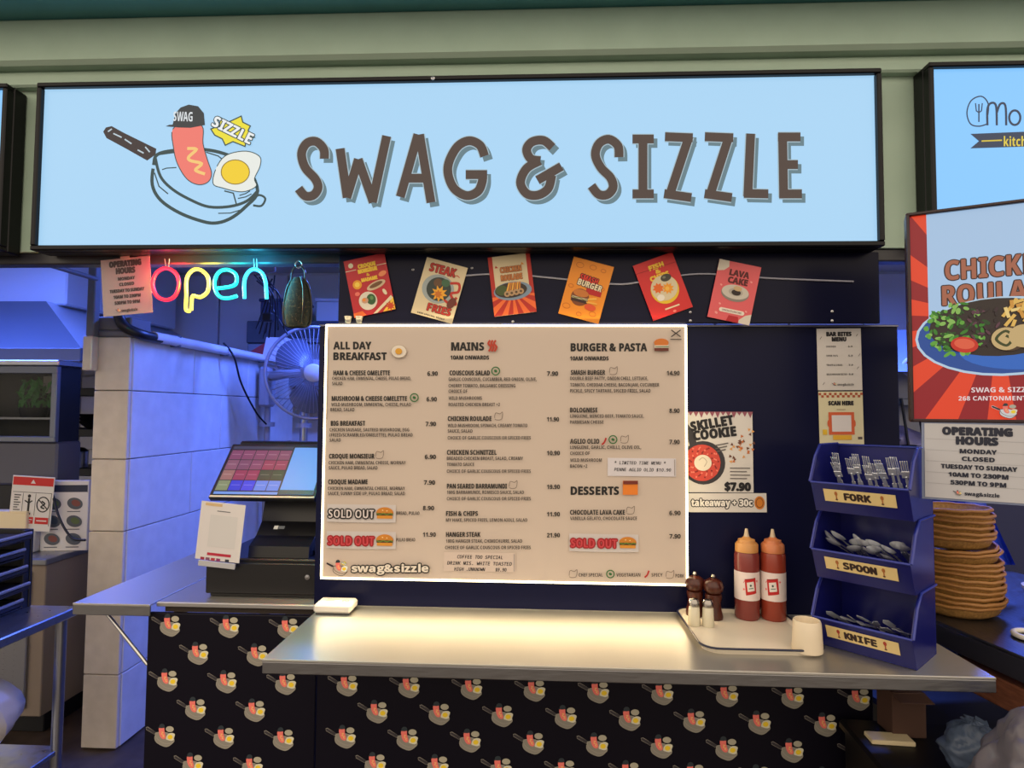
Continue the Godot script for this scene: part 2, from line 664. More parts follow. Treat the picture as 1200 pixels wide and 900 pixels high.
# ------------------------------------------------------------------ kitchen behind
func kitchen() -> void:
	var steel_m := steel("kitchen steel", Color(0.66, 0.67, 0.70), 0.34, Vector3(3, 40, 3))
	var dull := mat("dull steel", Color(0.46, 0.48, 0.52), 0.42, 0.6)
	var dark := mat("dark kitchen plastic", Color(0.045, 0.05, 0.075), 0.45)
	var white := mat("white enamel", Color(0.82, 0.82, 0.84), 0.35)
	var names := ["above the tiled wall", "above the cooking hood", "in the neighbouring kitchen"]
	for k in 3:
		var t := thing("ceiling_light", "bluish ceiling tube fitting " + names[k], "light", place(TUBES[k]))
		part("housing", Shape.new().box(Vector3(0, 0.055, 0), Vector3(1.26, 0.06, 0.16), 0.008), white, t)
		part("tube", Shape.new().tube([Vector3(-0.6, 0, 0.03), Vector3(0.6, 0, 0.03)], 0.014, 10), glow("kitchen tube light", Color(0.72, 0.80, 1.0), 4.0), t)
		part("tube", Shape.new().tube([Vector3(-0.6, 0, -0.03), Vector3(0.6, 0, -0.03)], 0.014, 10), glow("kitchen tube light", Color.WHITE, 4.0), t)

	# cooking hood on the left
	var hood := thing("cooking_hood", "large sloping steel extractor hood above the oven", "hood", Transform3D())
	var b0 := pz(96, 409, -3.2)
	var t0 := pz(54, 353, -3.75)
	var xl := -4.9
	var A := Vector3(xl, b0.y, -3.2)
	var B := Vector3(b0.x, b0.y, -3.2)
	var C := Vector3(t0.x, t0.y, -3.75)
	var D := Vector3(xl, t0.y, -3.75)
	var Bb := Vector3(b0.x, b0.y, -5.05)
	var Cb := Vector3(t0.x, t0.y, -5.05)
	part("front_sheet", Shape.new().slab(A, B, C, D, 0.012), dull, hood)
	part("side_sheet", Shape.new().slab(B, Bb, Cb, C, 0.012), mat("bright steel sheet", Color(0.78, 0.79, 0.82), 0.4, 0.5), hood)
	part("rim", Shape.new().box(Vector3((xl + b0.x) * 0.5, b0.y - 0.03, -3.205), Vector3(b0.x - xl, 0.07, 0.014), 0.003).box(Vector3(b0.x - 0.006, b0.y - 0.03, -4.1), Vector3(0.014, 0.07, 1.82), 0.003), dull, hood)
	part("duct", Shape.new().box(Vector3(-4.0, 2.48, -4.4), Vector3(1.9, 0.52, 1.2), 0.01), white, hood)

	# stainless cabinet beside the pier
	var cab := thing("steel_cabinet", "stainless steel base cabinet beside the cream tiled pier", "cabinet", place(Vector3(-2.72, 0, -3.2)))
	part("body", Shape.new().box(Vector3(0, 0.455, 0), Vector3(0.76, 0.71, 0.68), 0.004), mat("cabinet steel", Color(0.62, 0.56, 0.50), 0.45, 0.4), cab)
	part("worktop", Shape.new().box(Vector3(0, 0.825, 0), Vector3(0.79, 0.03, 0.72), 0.004), steel_m, cab)
	part("plinth", Shape.new().box(Vector3(0, 0.05, -0.02), Vector3(0.70, 0.10, 0.6), 0.004), dark, cab)
	part("door", Shape.new().box(Vector3(-0.02, 0.46, 0.345), Vector3(0.66, 0.64, 0.02), 0.004), steel_m, cab)
	# oven on a stand on that cabinet
	var o := thing("countertop_oven", "grey countertop oven with dark glass door under the hood", "oven", place(Vector3(-2.79, 0.84, -3.13)))
	part("stand", Shape.new().box(Vector3(-0.06, 0.16, -0.01), Vector3(0.52, 0.32, 0.14), 0.005), dark, o)
	part("body", Shape.new().box(Vector3(0, 0.43, 0), Vector3(0.66, 0.22, 0.17), 0.01), mat("grey oven paint", Color(0.33, 0.33, 0.37), 0.45), o)
	part("cavity", Shape.new().box(Vector3(0, 0.735, -0.08), Vector3(0.62, 0.39, 0.02), 0.004).box(Vector3(-0.30, 0.735, 0), Vector3(0.03, 0.39, 0.15)).box(Vector3(0.30, 0.735, 0), Vector3(0.03, 0.39, 0.15)), dark, o)
	part("shelf", Shape.new().box(Vector3(0, 0.66, 0.0), Vector3(0.56, 0.01, 0.13)), steel_m, o)
	var door := part("door_frame", Shape.new().box(Vector3(0, 0.91, 0.09), Vector3(0.66, 0.04, 0.03), 0.004).box(Vector3(0, 0.555, 0.09), Vector3(0.66, 0.03, 0.03), 0.004).box(Vector3(0.315, 0.73, 0.09), Vector3(0.03, 0.33, 0.03), 0.004).box(Vector3(-0.315, 0.73, 0.09), Vector3(0.03, 0.33, 0.03), 0.004), dull, o)
	var glass := mat("oven glass", Color(0.1, 0.12, 0.12, 0.2), 0.05)
	glass.metallic_specular = 0.2
	glass.transparency = BaseMaterial3D.TRANSPARENCY_ALPHA
	part("pane", Shape.new().box(Vector3(0, 0.73, 0.092), Vector3(0.6, 0.32, 0.004)), glass, door)
	part("top", Shape.new().box(Vector3(0, 0.945, 0.01), Vector3(0.68, 0.03, 0.20), 0.005), steel_m, o)
	var herb := thing("herb_tub", "tub of green leafy herbs behind the oven's glass door", "tub", Transform3D(Basis.from_scale(Vector3(1.1, 0.85, 0.55)), Vector3(-2.66, 1.505, -3.125)))
	part("tub", Shape.new().lathe([Vector2(0, 0), Vector2(0.06, 0), Vector2(0.075, 0.06), Vector2(0.07, 0.06), Vector2(0.0, 0.05)], 16), dark, herb)
	var leaf := Shape.new()
	for k in 90:
		var a := rng.randf() * TAU
		var e := Vector3(cos(a) * rng.randf() * 0.09, 0.07 + rng.randf() * 0.16, sin(a) * rng.randf() * 0.07)
		var t := Transform3D(Basis.from_euler(Vector3(rng.randf() * 6, rng.randf() * 6, 0)), e)
		leaf.tri(t * Vector3(-0.012, 0, 0), t * Vector3(0.012, 0, 0), t * Vector3(0, 0.05, 0.008))
		leaf.tri(t * Vector3(-0.012, 0, 0), t * Vector3(0.012, 0, 0), t * Vector3(0, -0.03, 0.004))
	part("leaves", leaf, mat("herb leaf", Color(0.30, 0.62, 0.28), 0.5), herb).set_meta("kind", "stuff")

	var carton := thing("cream_carton", "cream cardboard carton under the grey oven", "carton", place(Vector3(-2.62, 0.84, -2.98)))
	part("box", Shape.new().box(Vector3(0, 0.10, 0), Vector3(0.22, 0.20, 0.10), 0.003), mat("cream card", Color(0.93, 0.86, 0.70), 0.8), carton)
	part("flap", Shape.new().box(Vector3(0, 0.203, 0.02), Vector3(0.22, 0.005, 0.06)), mat("cream card", Color.WHITE), carton)

	# red and white notice card
	var c := pz(37, 590, -2.95)
	var card := thing("notice_card", "white notice card with red header and no-entry symbols", "notice", Transform3D(Basis(Vector3.UP, 0.10) * Basis(Vector3.BACK, -0.06), c))
	part("card", Shape.new().box(Vector3.ZERO, Vector3(0.2, 0.268, 0.003), 0.0005), mat("white card", Color(0.88, 0.86, 0.83), 0.5), card)
	part("stand", Shape.new().box(Vector3(0, (0.843 - c.y) * 0.5, -0.03), Vector3(0.06, c.y - 0.843, 0.05), 0.003), mat("clear acrylic stand", Color(0.7, 0.7, 0.72), 0.2), card)
	var red := Color(0.80, 0.16, 0.15)
	var ik := Color(0.12, 0.11, 0.11)
	var p := sheet_print(0.2, 0.268, 50.0, 0.0022)
	p.rect(1, 1.5, 49, 11.5, red)
	p.rect(3, 50, 29, 58, red)
	p.rect(31, 50, 47, 58, red)
	for k in 8:
		p.rect(4, 23 + k * 3.0, 12 - (k % 3) * 1.5, 24.4 + k * 3.0, Color(0.35, 0.34, 0.33))
	p.ring(Vector2(39, 34), 7.2, 9, 1.4, ik)
	p.line(v2([33, 28, 45, 40]), 1.4, ik)
	p.line(smooth(v2([37, 30, 41, 33, 37, 37, 41, 39])), 1.8, ik)
	p.line(v2([22, 27, 22, 44]), 2.6, ik)
	p.disc(Vector2(22, 24.5), 1.9, 2.2, ik)
	p.line(v2([17, 30, 22, 33, 26, 30]), 1.5, ik)
	p.line(v2([20, 46, 25, 46]), 2.2, ik)
	p.line(v2([2, 20, 48, 20, 48, 60]), 0.6, ik)
	p.line(v2([14.5, 21, 14.5, 48]), 0.5, ik)
	p.line(v2([29.5, 21, 29.5, 48]), 0.5, ik)
	p.up()
	p.line(v2([4, 53, 28, 53]), 1.0, Color(0.9, 0.85, 0.83))
	p.line(v2([4, 56, 26, 56]), 1.0, Color(0.9, 0.85, 0.83))
	p.line(v2([33, 54, 45, 54]), 1.4, Color(0.9, 0.85, 0.83))
	p.poly(v2([25, 4, 28, 9, 22, 9]), Color(0.9, 0.85, 0.83))
	printed("print", p, card)

	# picture leaflet box standing at the pier
	var lf := thing("leaflet_stand", "tall white picture card of dishes standing on the steel cabinet", "leaflet", Transform3D(Basis(Vector3.UP, 0.15), Vector3(-2.43, 0.84, -3.02)))
	part("card", Shape.new().box(Vector3(0.05, 0.175, 0), Vector3(0.22, 0.35, 0.04), 0.003), mat("white card", Color.WHITE), lf)
	p = sheet_print(0.22, 0.35, 100.0, 0.0215)
	var base := p.to
	p.to = func(q: Vector2) -> Vector2: return base.call(q) + Vector2(0.05, 0.175)
	p.rect(2, 10, 98, 26, Color(0.16, 0.18, 0.26))
	for k in 6:
		var cc := Vector2(26 + (k % 2) * 46, 52 + (k / 2) * 40)
		p.disc(cc, 17, 13, Color(0.34, 0.36, 0.38), 0.3)
		p.up()
		p.disc(cc + Vector2(2, -1), 10, 7, [Color(0.35, 0.42, 0.25), Color(0.5, 0.28, 0.24), Color(0.25, 0.3, 0.35)][k % 3], 0.4)
		p.rect(cc.x - 16, cc.y + 17, cc.x + 12, cc.y + 19, Color(0.4, 0.4, 0.42))
	printed("print", p, lf)
	var cord := part("power_cord", Shape.new().tube(smooth([pz(62, 580, -2.97), pz(70, 608, -2.93), pz(84, 630, -2.92), pz(100, 633, -2.92)]), 0.006, 6), dark, self)
	tag(cord, "black power cord curving in front of the picture card", "cord")

	# shelves and utensils seen past the oven
	var rack := thing("wall_shelf", "dark wall shelf under the hood between oven and pier", "shelf", place(Vector3(-2.75, 0, -3.95)))
	for y in [1.66, 1.40, 1.15]:
		part("board", Shape.new().box(Vector3(0, y, 0), Vector3(0.9, 0.05, 0.3), 0.004), dark, rack)
	part("upright", Shape.new().box(Vector3(0.05, 1.0, 0.13), Vector3(0.05, 1.4, 0.04), 0.003), dark, rack)
	part("upright", Shape.new().box(Vector3(0.45, 1.0, 0.13), Vector3(0.04, 1.4, 0.04), 0.003), dark, rack)
	part("upright", Shape.new().box(Vector3(-0.44, 1.0, 0.13), Vector3(0.04, 1.4, 0.04), 0.003), dark, rack)
	for k in 3:
		var bw := part("bowl", Shape.new().lathe([Vector2(0, 0), Vector2(0.05, 0), Vector2(0.11, 0.05), Vector2(0.105, 0.05), Vector2(0, 0.01)], 20, place(Vector3(-2.86, 1.425 + k * 0.022, -3.86))), dark, self)
		tag(bw, "dark bowl nested in a small stack on the wall shelf", "bowl", "dark bowls on the wall shelf")
	for k in 3:
		var pt := thing("cooking_pot", ["small steel pot on the low wall shelf", "middle steel pot with dark lid on the low wall shelf", "wide steel pan at the end of the low wall shelf"][k], "pot", place(Vector3(-2.98 + k * 0.2, 1.176, -3.86)))
		var r := 0.06 + 0.012 * k
		part("body", Shape.new().lathe([Vector2(0, 0), Vector2(r, 0), Vector2(r, 0.10 - 0.02 * k), Vector2(r + 0.005, 0.105 - 0.02 * k), Vector2(0, 0.10 - 0.02 * k)], 20), steel_m, pt)
		part("lid", Shape.new().lathe([Vector2(r, 0.106 - 0.02 * k), Vector2(r * 0.6, 0.125 - 0.02 * k), Vector2(0, 0.13 - 0.02 * k)], 20), dark, pt)
	var pane := thing("paper_note_board", "pale paper sheet fixed to the shelf end below the hood", "paper", Transform3D(Basis(), pz(56, 450, -3.2) + Vector3(0, 0, 0)))
	part("sheet", Shape.new().box(Vector3.ZERO, Vector3(0.05, 0.10, 0.002)), mat("white card", Color.WHITE), pane)
	part("clip", Shape.new().box(Vector3(0, 0.052, 0.003), Vector3(0.045, 0.02, 0.008), 0.002), dark, pane)

	# tray table at the far left, with dark trays stacked on runners
	var tb := thing("steel_table", "small steel table with round legs carrying the tray rack", "table", place(Vector3(-2.24, 0, -2.22)))
	part("top", Shape.new().box(Vector3(0, 0.735, 0), Vector3(0.76, 0.035, 0.46), 0.004), steel_m, tb)
	part("shelf", Shape.new().box(Vector3(0, 0.2, 0), Vector3(0.70, 0.02, 0.42), 0.003), steel_m, tb)
	for sx in [-1, 1]:
		for sz in [-1, 1]:
			part("leg", Shape.new().tube([Vector3(0.34 * sx, 0, 0.19 * sz), Vector3(0.34 * sx, 0.72, 0.19 * sz)], 0.02, 12), steel_m, tb)
	var rk := thing("tray_rack", "dark tray rack with runners standing on the small steel table", "rack", place(Vector3(-2.27, 0.753, -2.24)))
	for sx in [-1, 1]:
		part("side_panel", Shape.new().box(Vector3(0.24 * sx - 0.03, 0.155, -0.17), Vector3(0.012, 0.31, 0.03), 0.002), dark, rk)
	part("back_panel", Shape.new().box(Vector3(-0.03, 0.155, -0.19), Vector3(0.5, 0.31, 0.012), 0.002), dark, rk)
	for k in 5:
		part("runner", Shape.new().box(Vector3(-0.03, 0.005 + k * 0.066, -0.02), Vector3(0.49, 0.008, 0.30), 0.001), dark, rk)
	for k in 5:
		var tr := thing("dark_tray", "shallow dark tray with pale rim in the tray rack", "tray", place(Vector3(-2.28 + 0.012 * ((k * 5) % 3), 0.763 + k * 0.066, -2.22), 4.0), "trays in the tray rack")
		part("pan", Shape.new().box(Vector3(0, 0.012, 0), Vector3(0.48, 0.02, 0.33), 0.004), mat("dark tray", Color(0.07, 0.075, 0.12), 0.3), tr)
		part("rim", Shape.new().box(Vector3(0, 0.027, 0.163), Vector3(0.49, 0.012, 0.012), 0.003).box(Vector3(0.239, 0.027, 0), Vector3(0.012, 0.012, 0.326), 0.003), mat("pale tray rim", Color(0.55, 0.57, 0.62), 0.3, 0.6), tr)
	var sack := thing("white_sack", "white plastic sack slumped on the low shelf of the steel table", "sack", place(Vector3(-2.17, 0.212, -2.2)))
	var g := []
	for i in 12:
		var row := []
		for j in 25:
			var a := TAU * j / 24.0
			var t := i / 11.0
			var rr := 0.19 * sin(PI * clampf(t * 0.92 + 0.06, 0, 1)) * (1.0 + 0.10 * sin(a * 5 + t * 6) + 0.06 * sin(a * 9))
			row.append(Vector3(cos(a) * rr * 1.25, t * 0.42, sin(a) * rr))
		g.append(row)
	part("sack", Shape.new().grid(g), mat("white plastic", Color(0.66, 0.63, 0.60), 0.35), sack)
	part("knot", Shape.new().lathe([Vector2(0.03, 0.40), Vector2(0.015, 0.43), Vector2(0.05, 0.48), Vector2(0, 0.46)], 12), mat("white plastic", Color.WHITE), sack)

	# things on the back wall past the tiled wall: long dark shelf unit, grey cabinet, wire bundle
	var sh := thing("back_cabinet", "long grey wall cabinet with dark upper edge behind the tiled wall", "cabinet", place(Vector3(-1.27, 0, -4.86)))
	part("body", Shape.new().box(Vector3(0, 1.90, 0), Vector3(1.95, 0.33, 0.5), 0.006), mat("grey cabinet", Color(0.50, 0.52, 0.56), 0.5), sh)
	part("top_edge", Shape.new().box(Vector3(0, 2.15, 0.01), Vector3(1.95, 0.17, 0.52), 0.006), mat("dark cabinet edge", Color(0.24, 0.26, 0.30), 0.5), sh)
	part("tray", Shape.new().box(Vector3(-0.35, 2.085, 0.27), Vector3(0.5, 0.03, 0.02), 0.003), dull, sh)
	for k in 3:
		var x: float = [-2.02, -1.55, -1.02][k]
		var bxn := thing("storage_box", ["dark blue storage box on the wall cabinet behind the paper", "pale storage tub on the wall cabinet behind the glowing letters", "white storage carton on the wall cabinet behind the hanging pouch"][k], "box", place(Vector3(x, 2.236, -4.8)))
		var m := mat("storage %d" % k, [Color(0.16, 0.2, 0.36), Color(0.75, 0.76, 0.78), Color(0.85, 0.85, 0.87)][k], 0.5)
		part("body", Shape.new().box(Vector3(0, 0.08, 0), Vector3(0.3 + 0.06 * k, 0.16, 0.3), 0.008), m, bxn)
		part("lid", Shape.new().box(Vector3(0, 0.17, 0), Vector3(0.32 + 0.06 * k, 0.025, 0.32), 0.006), m, bxn)

	# white conduit along the top of the tiled wall
	var pipe := thing("conduit_pipe", "white conduit pipe with elbow running along the tiled wall's top", "pipe", Transform3D())
	var e := [Vector3(-1.955, 2.02, -2.755), Vector3(-1.95, 1.97, -2.755), Vector3(-1.925, 1.93, -2.765), Vector3(-1.885, 1.905, -2.82), Vector3(-1.88, 1.90, -2.95)]
	part("elbow", Shape.new().tube(smooth(e, 5), 0.024, 10), mat("dark rubber pipe", Color(0.10, 0.10, 0.13), 0.4), pipe)
	part("run", Shape.new().tube([Vector3(-1.88, 1.905, -2.90), Vector3(-1.88, 1.905, -4.55)], 0.026, 12), mat("white pipe", Color(0.85, 0.85, 0.88), 0.3), pipe)
	for z in [-3.1, -3.6, -4.1]:
		part("clamp", Shape.new().box(Vector3(-1.893, 1.905, z), Vector3(0.06, 0.062, 0.02), 0.004), dull, pipe)
	var wc := part("thin_cable", Shape.new().tube(smooth([pz(262, 402, -3.6), pz(274, 418, -3.58), pz(283, 450, -3.7), pz(300, 483, -3.85), pz(312, 497, -3.95)], 6), 0.006, 6), dark, self)
	tag(wc, "thin dark cable hanging down the white tiled wall from the conduit", "cable")
	var bundle := thing("wire_bundle", "tangle of black wires hanging behind the glowing letters", "wires", Transform3D())
	for k in 9:
		var a := pz(298 + k * 3, 322 + (k * 7) % 11, -3.3)
		var b := pz(312 + (k * 5) % 17, 345 + (k * 3) % 9, -3.25 - 0.02 * k)
		var d := pz(300 + (k * 11) % 40, 385 + (k * 5) % 14, -3.4)
		part("wire", Shape.new().tube(smooth([a, b, d], 6), 0.0045, 5), dark, bundle)
	part("plug", Shape.new().box(pz(314, 372, -3.3), Vector3(0.06, 0.05, 0.04), 0.008), dark, bundle)
	part("hook", Shape.new().tube([pz(300, 322, -3.3), pz(322, 318, -3.3), Vector3(pz(322, 318, -3.3).x, 2.75, -3.3)], 0.006, 6), dull, bundle)
	var pk := thing("crisp_bag", "crumpled white and red packet lying on the conduit beside the fan", "packet", Transform3D(Basis(Vector3.BACK, -0.25), pz(316, 412, -4.1)))
	part("body", Shape.new().prism(PackedVector2Array([Vector2(-0.02, -0.06), Vector2(0.2, -0.05), Vector2(0.22, 0.09), Vector2(0.1, 0.12), Vector2(-0.03, 0.09)]), -0.05, 0.04), white, pk)
	part("red_panel", Shape.new().prism(PackedVector2Array([Vector2(-0.13, -0.05), Vector2(-0.02, -0.06), Vector2(-0.03, 0.05)]), -0.05, 0.04), mat("packet red", Color(0.6, 0.16, 0.2), 0.4), pk)

	# neighbouring kitchen seen past the right edge of the dark panel
	var rs := thing("utensil_shelf", "steel wall shelf with dark utensils behind the hanging poster light box", "shelf", place(Vector3(2.15, 0, -3.6)))
	for y in [1.30, 1.62]:
		part("board", Shape.new().box(Vector3(0, y, 0), Vector3(1.4, 0.04, 0.34), 0.004), dull, rs)
	part("back_sheet", Shape.new().box(Vector3(0, 1.5, -0.19), Vector3(1.4, 0.9, 0.02), 0.003), mat("blue steel sheet", Color(0.60, 0.61, 0.65), 0.4, 0.2), rs)
	part("canopy_sheet", Shape.new().slab(Vector3(-0.7, 1.78, 0.25), Vector3(0.7, 1.78, 0.25), Vector3(0.7, 2.05, -0.1), Vector3(-0.7, 2.05, -0.1), 0.01), dull, rs)
	for k in 7:
		var u := part("ladle", Shape.new().tube([Vector3(1.62 + k * 0.085, 1.64, -3.42), Vector3(1.64 + k * 0.085, 1.42 - 0.03 * (k % 3), -3.40)], 0.007, 6).lathe([Vector2(0, -0.03), Vector2(0.03, -0.015), Vector2(0.036, 0), Vector2(0, -0.004)], 12, place(Vector3(1.64 + k * 0.085, 1.42 - 0.03 * (k % 3), -3.39))), dark, self)
		tag(u, "dark ladle hanging from the steel wall shelf", "ladle", "ladles on the neighbour's wall shelf")
	var roll := part("cable_ring", Shape.new().tube(smooth([Vector3(2.02, 1.76, -3.42), Vector3(2.07, 1.81, -3.42), Vector3(2.02, 1.86, -3.42), Vector3(1.97, 1.81, -3.42)], 6, true), 0.012, 8, true), white, self)
	tag(roll, "white ring hanging in the neighbouring kitchen", "ring")
	var pb := thing("clear_bag", "crumpled violet plastic bag behind the top cutlery bin", "bag", place(Vector3(2.0, 1.321, -3.5)))
	g = []
	for i in 10:
		var row := []
		for j in 19:
			var a := TAU * j / 18.0
			var t := i / 9.0
			var rr := 0.10 * sin(PI * clampf(t * 0.9 + 0.07, 0, 1)) * (1.0 + 0.16 * sin(a * 4 + t * 9) + 0.1 * sin(a * 7))
			row.append(Vector3(cos(a) * rr * 1.2, t * 0.17, sin(a) * rr))
		g.append(row)
	part("bag", Shape.new().grid(g), mat("violet plastic", Color(0.62, 0.6, 0.75), 0.25), pb)


# ------------------------------------------------------------------ the emblem of the stall: a pan with sausage, cap, egg and burst
func emblem(p: Print, at: Vector2, k: float, pan_fill, line_col: Color, fine: bool, handle := Color(0.17, 0.13, 0.16)) -> void:
	var m := func(a: Array, closed := false) -> Array:
		var out := []
		for q in (smooth(v2(a), 5, closed) if a.size() > 6 else v2(a)):
			out.append(at + (q - Vector2(590, 460)) * k)
		return out
	var raw := func(a: Array) -> Array:
		var out := []
		for q in v2(a):
			out.append(at + (q - Vector2(590, 460)) * k)
		return out
	var bowl := [395, 470, 420, 400, 540, 372, 700, 365, 860, 395, 1000, 470, 1080, 640, 1000, 745, 900, 822, 800, 852, 700, 836, 560, 782, 440, 700, 386, 600]
	if pan_fill != null:
		p.poly(m.call(bowl, true), pan_fill)
		p.up()
		p.poly(raw.call([52, 215, 120, 195, 425, 372, 360, 452, 66, 300]), pan_fill)
		p.up()
	p.poly(raw.call([62, 250, 80, 222, 118, 213, 200, 258, 412, 362, 408, 400, 352, 440, 210, 360, 84, 292]), handle)
	p.line(m.call(bowl, true), 22 * k, line_col)
	p.line(m.call([405, 420, 440, 545, 520, 630, 640, 700, 760, 745, 900, 742, 1010, 706, 1080, 640]), 19 * k, line_col)
	if fine:
		p.line(m.call([1040, 712, 1085, 668, 1130, 690, 1105, 738, 1050, 735]), 14 * k, line_col)
		p.line(m.call([420, 402, 520, 388, 600, 384]), 9 * k, line_col)
		p.line(m.call([450, 500, 480, 490, 545, 486]), 7 * k, line_col)
		p.line(m.call([400, 520, 430, 610, 490, 660]), 8 * k, line_col)
		p.line(m.call([860, 640, 920, 655, 942, 735]), 9 * k, line_col)
		p.line(m.call([950, 690, 1000, 680, 1040, 660]), 7 * k, line_col)
		p.line(m.call([960, 670, 1000, 658, 1030, 640]), 7 * k, line_col)
		p.line(m.call([820, 788, 900, 786, 980, 762]), 7 * k, line_col)
		p.line(m.call([740, 385, 820, 410, 870, 450]), 8 * k, line_col)
		p.up()
		for s in [[95, 250, 120, 232], [130, 262, 185, 288], [205, 300, 250, 330], [290, 370, 330, 392], [340, 350, 370, 385]]:
			p.line(m.call(s), 9 * k, Color(0.75, 0.83, 0.88))
	p.up()
	var coral := Color(0.96, 0.48, 0.44)
	var dog := [522, 235, 615, 190, 716, 215, 722, 330, 752, 440, 778, 525, 755, 582, 690, 600, 615, 562, 552, 460, 526, 350]
	p.poly(m.call(dog, true), coral)
	if fine:
		p.line(m.call(dog, true), 6 * k, line_col)
	p.up()
	p.line(m.call([618, 362, 678, 368, 628, 418, 640, 442, 712, 462, 674, 500, 690, 515, 735, 530]), 20 * k, Color(0.98, 0.80, 0.48))
	var cap := Color(0.15, 0.19, 0.22)
	p.poly(raw.call([522, 205, 540, 130, 575, 92, 628, 73, 690, 84, 728, 130, 735, 208, 640, 226, 560, 224, 475, 216, 500, 206]), cap)
	p.up()
	if fine:
		var c: Vector2 = at + (Vector2(590, 152) - Vector2(590, 460)) * k
		write(p, "SWAG", c.x - 62 * k, c.x + 64 * k, c.y, 62 * k, Color(0.90, 0.93, 0.95), null, 0.03)
	var white := Color(0.93, 0.95, 0.93) if pan_fill == null else Color(0.88, 0.86, 0.76)
	var egg := [815, 480, 880, 405, 1005, 380, 1095, 415, 1098, 480, 1062, 560, 1072, 612, 980, 648, 850, 622, 788, 590]
	p.poly(m.call(egg, true), white)
	if fine:
		p.line(m.call(egg, true), 6 * k, line_col)
	p.up()
	p.disc(at + (Vector2(936, 518) - Vector2(590, 460)) * k, 93 * k, 80 * k, Color(0.97, 0.83, 0.16), -0.2)
	if fine:
		p.ring(at + (Vector2(936, 518) - Vector2(590, 460)) * k, 93 * k, 80 * k, 6 * k, Color(0.55, 0.45, 0.1))
	var burst := [775, 235, 830, 215, 840, 160, 890, 190, 975, 150, 985, 190, 1035, 215, 1020, 245, 1062, 290, 1010, 300, 1000, 350, 920, 318, 870, 342, 850, 300, 800, 275]
	if pan_fill != null:
		p.disc(at + (Vector2(915, 250) - Vector2(590, 460)) * k, 140 * k, 100 * k, Color(0.70, 0.68, 0.60))
	else:
		p.poly(raw.call(burst), Color(0.95, 0.90, 0.20))
		p.line(raw.call(burst), 8 * k, line_col, true)
		p.up()
		var c: Vector2 = at + (Vector2(920, 243) - Vector2(590, 460)) * k
		write(p, "SIZZLE", c.x - 140 * k, c.x + 140 * k, c.y, 70 * k, line_col, null, 0.46, 8 * k)
		p.up()
		write(p, "SIZZLE", c.x - 140 * k, c.x + 140 * k, c.y, 70 * k, Color(0.95, 0.97, 0.98), null, 0.46, 1.5 * k)


# ------------------------------------------------------------------ light box signs on the fascia
func light_box(called: String, label: String, x0: float, x1: float, y0: float, y1: float, z: float, lit: Color, energy: float) -> Node3D:
	var o := thing(called, label, "sign", place(Vector3((x0 + x1) * 0.5, (y0 + y1) * 0.5, z)))
	var w := x1 - x0
	var h := y1 - y0
	var frame := mat("black sign frame", Color(0.07, 0.07, 0.085), 0.32, 0.6)
	part("case", Shape.new().box(Vector3(0, 0, -0.043), Vector3(w, h, 0.05), 0.004), frame, o)
	part("frame", Shape.new().box(Vector3(0, h * 0.5 - 0.0075, -0.005), Vector3(w, 0.015, 0.03), 0.003).box(Vector3(0, -h * 0.5 + 0.0075, -0.005), Vector3(w, 0.015, 0.03), 0.003).box(Vector3(w * 0.5 - 0.0075, 0, -0.005), Vector3(0.015, h - 0.03, 0.03), 0.003).box(Vector3(-w * 0.5 + 0.0075, 0, -0.005), Vector3(0.015, h - 0.03, 0.03), 0.003), frame, o)
	part("lit_panel", Shape.new().box(Vector3(0, 0, -0.011), Vector3(w - 0.028, h - 0.028, 0.01)), glow("lit sign panel " + called, lit, energy), o)
	return o


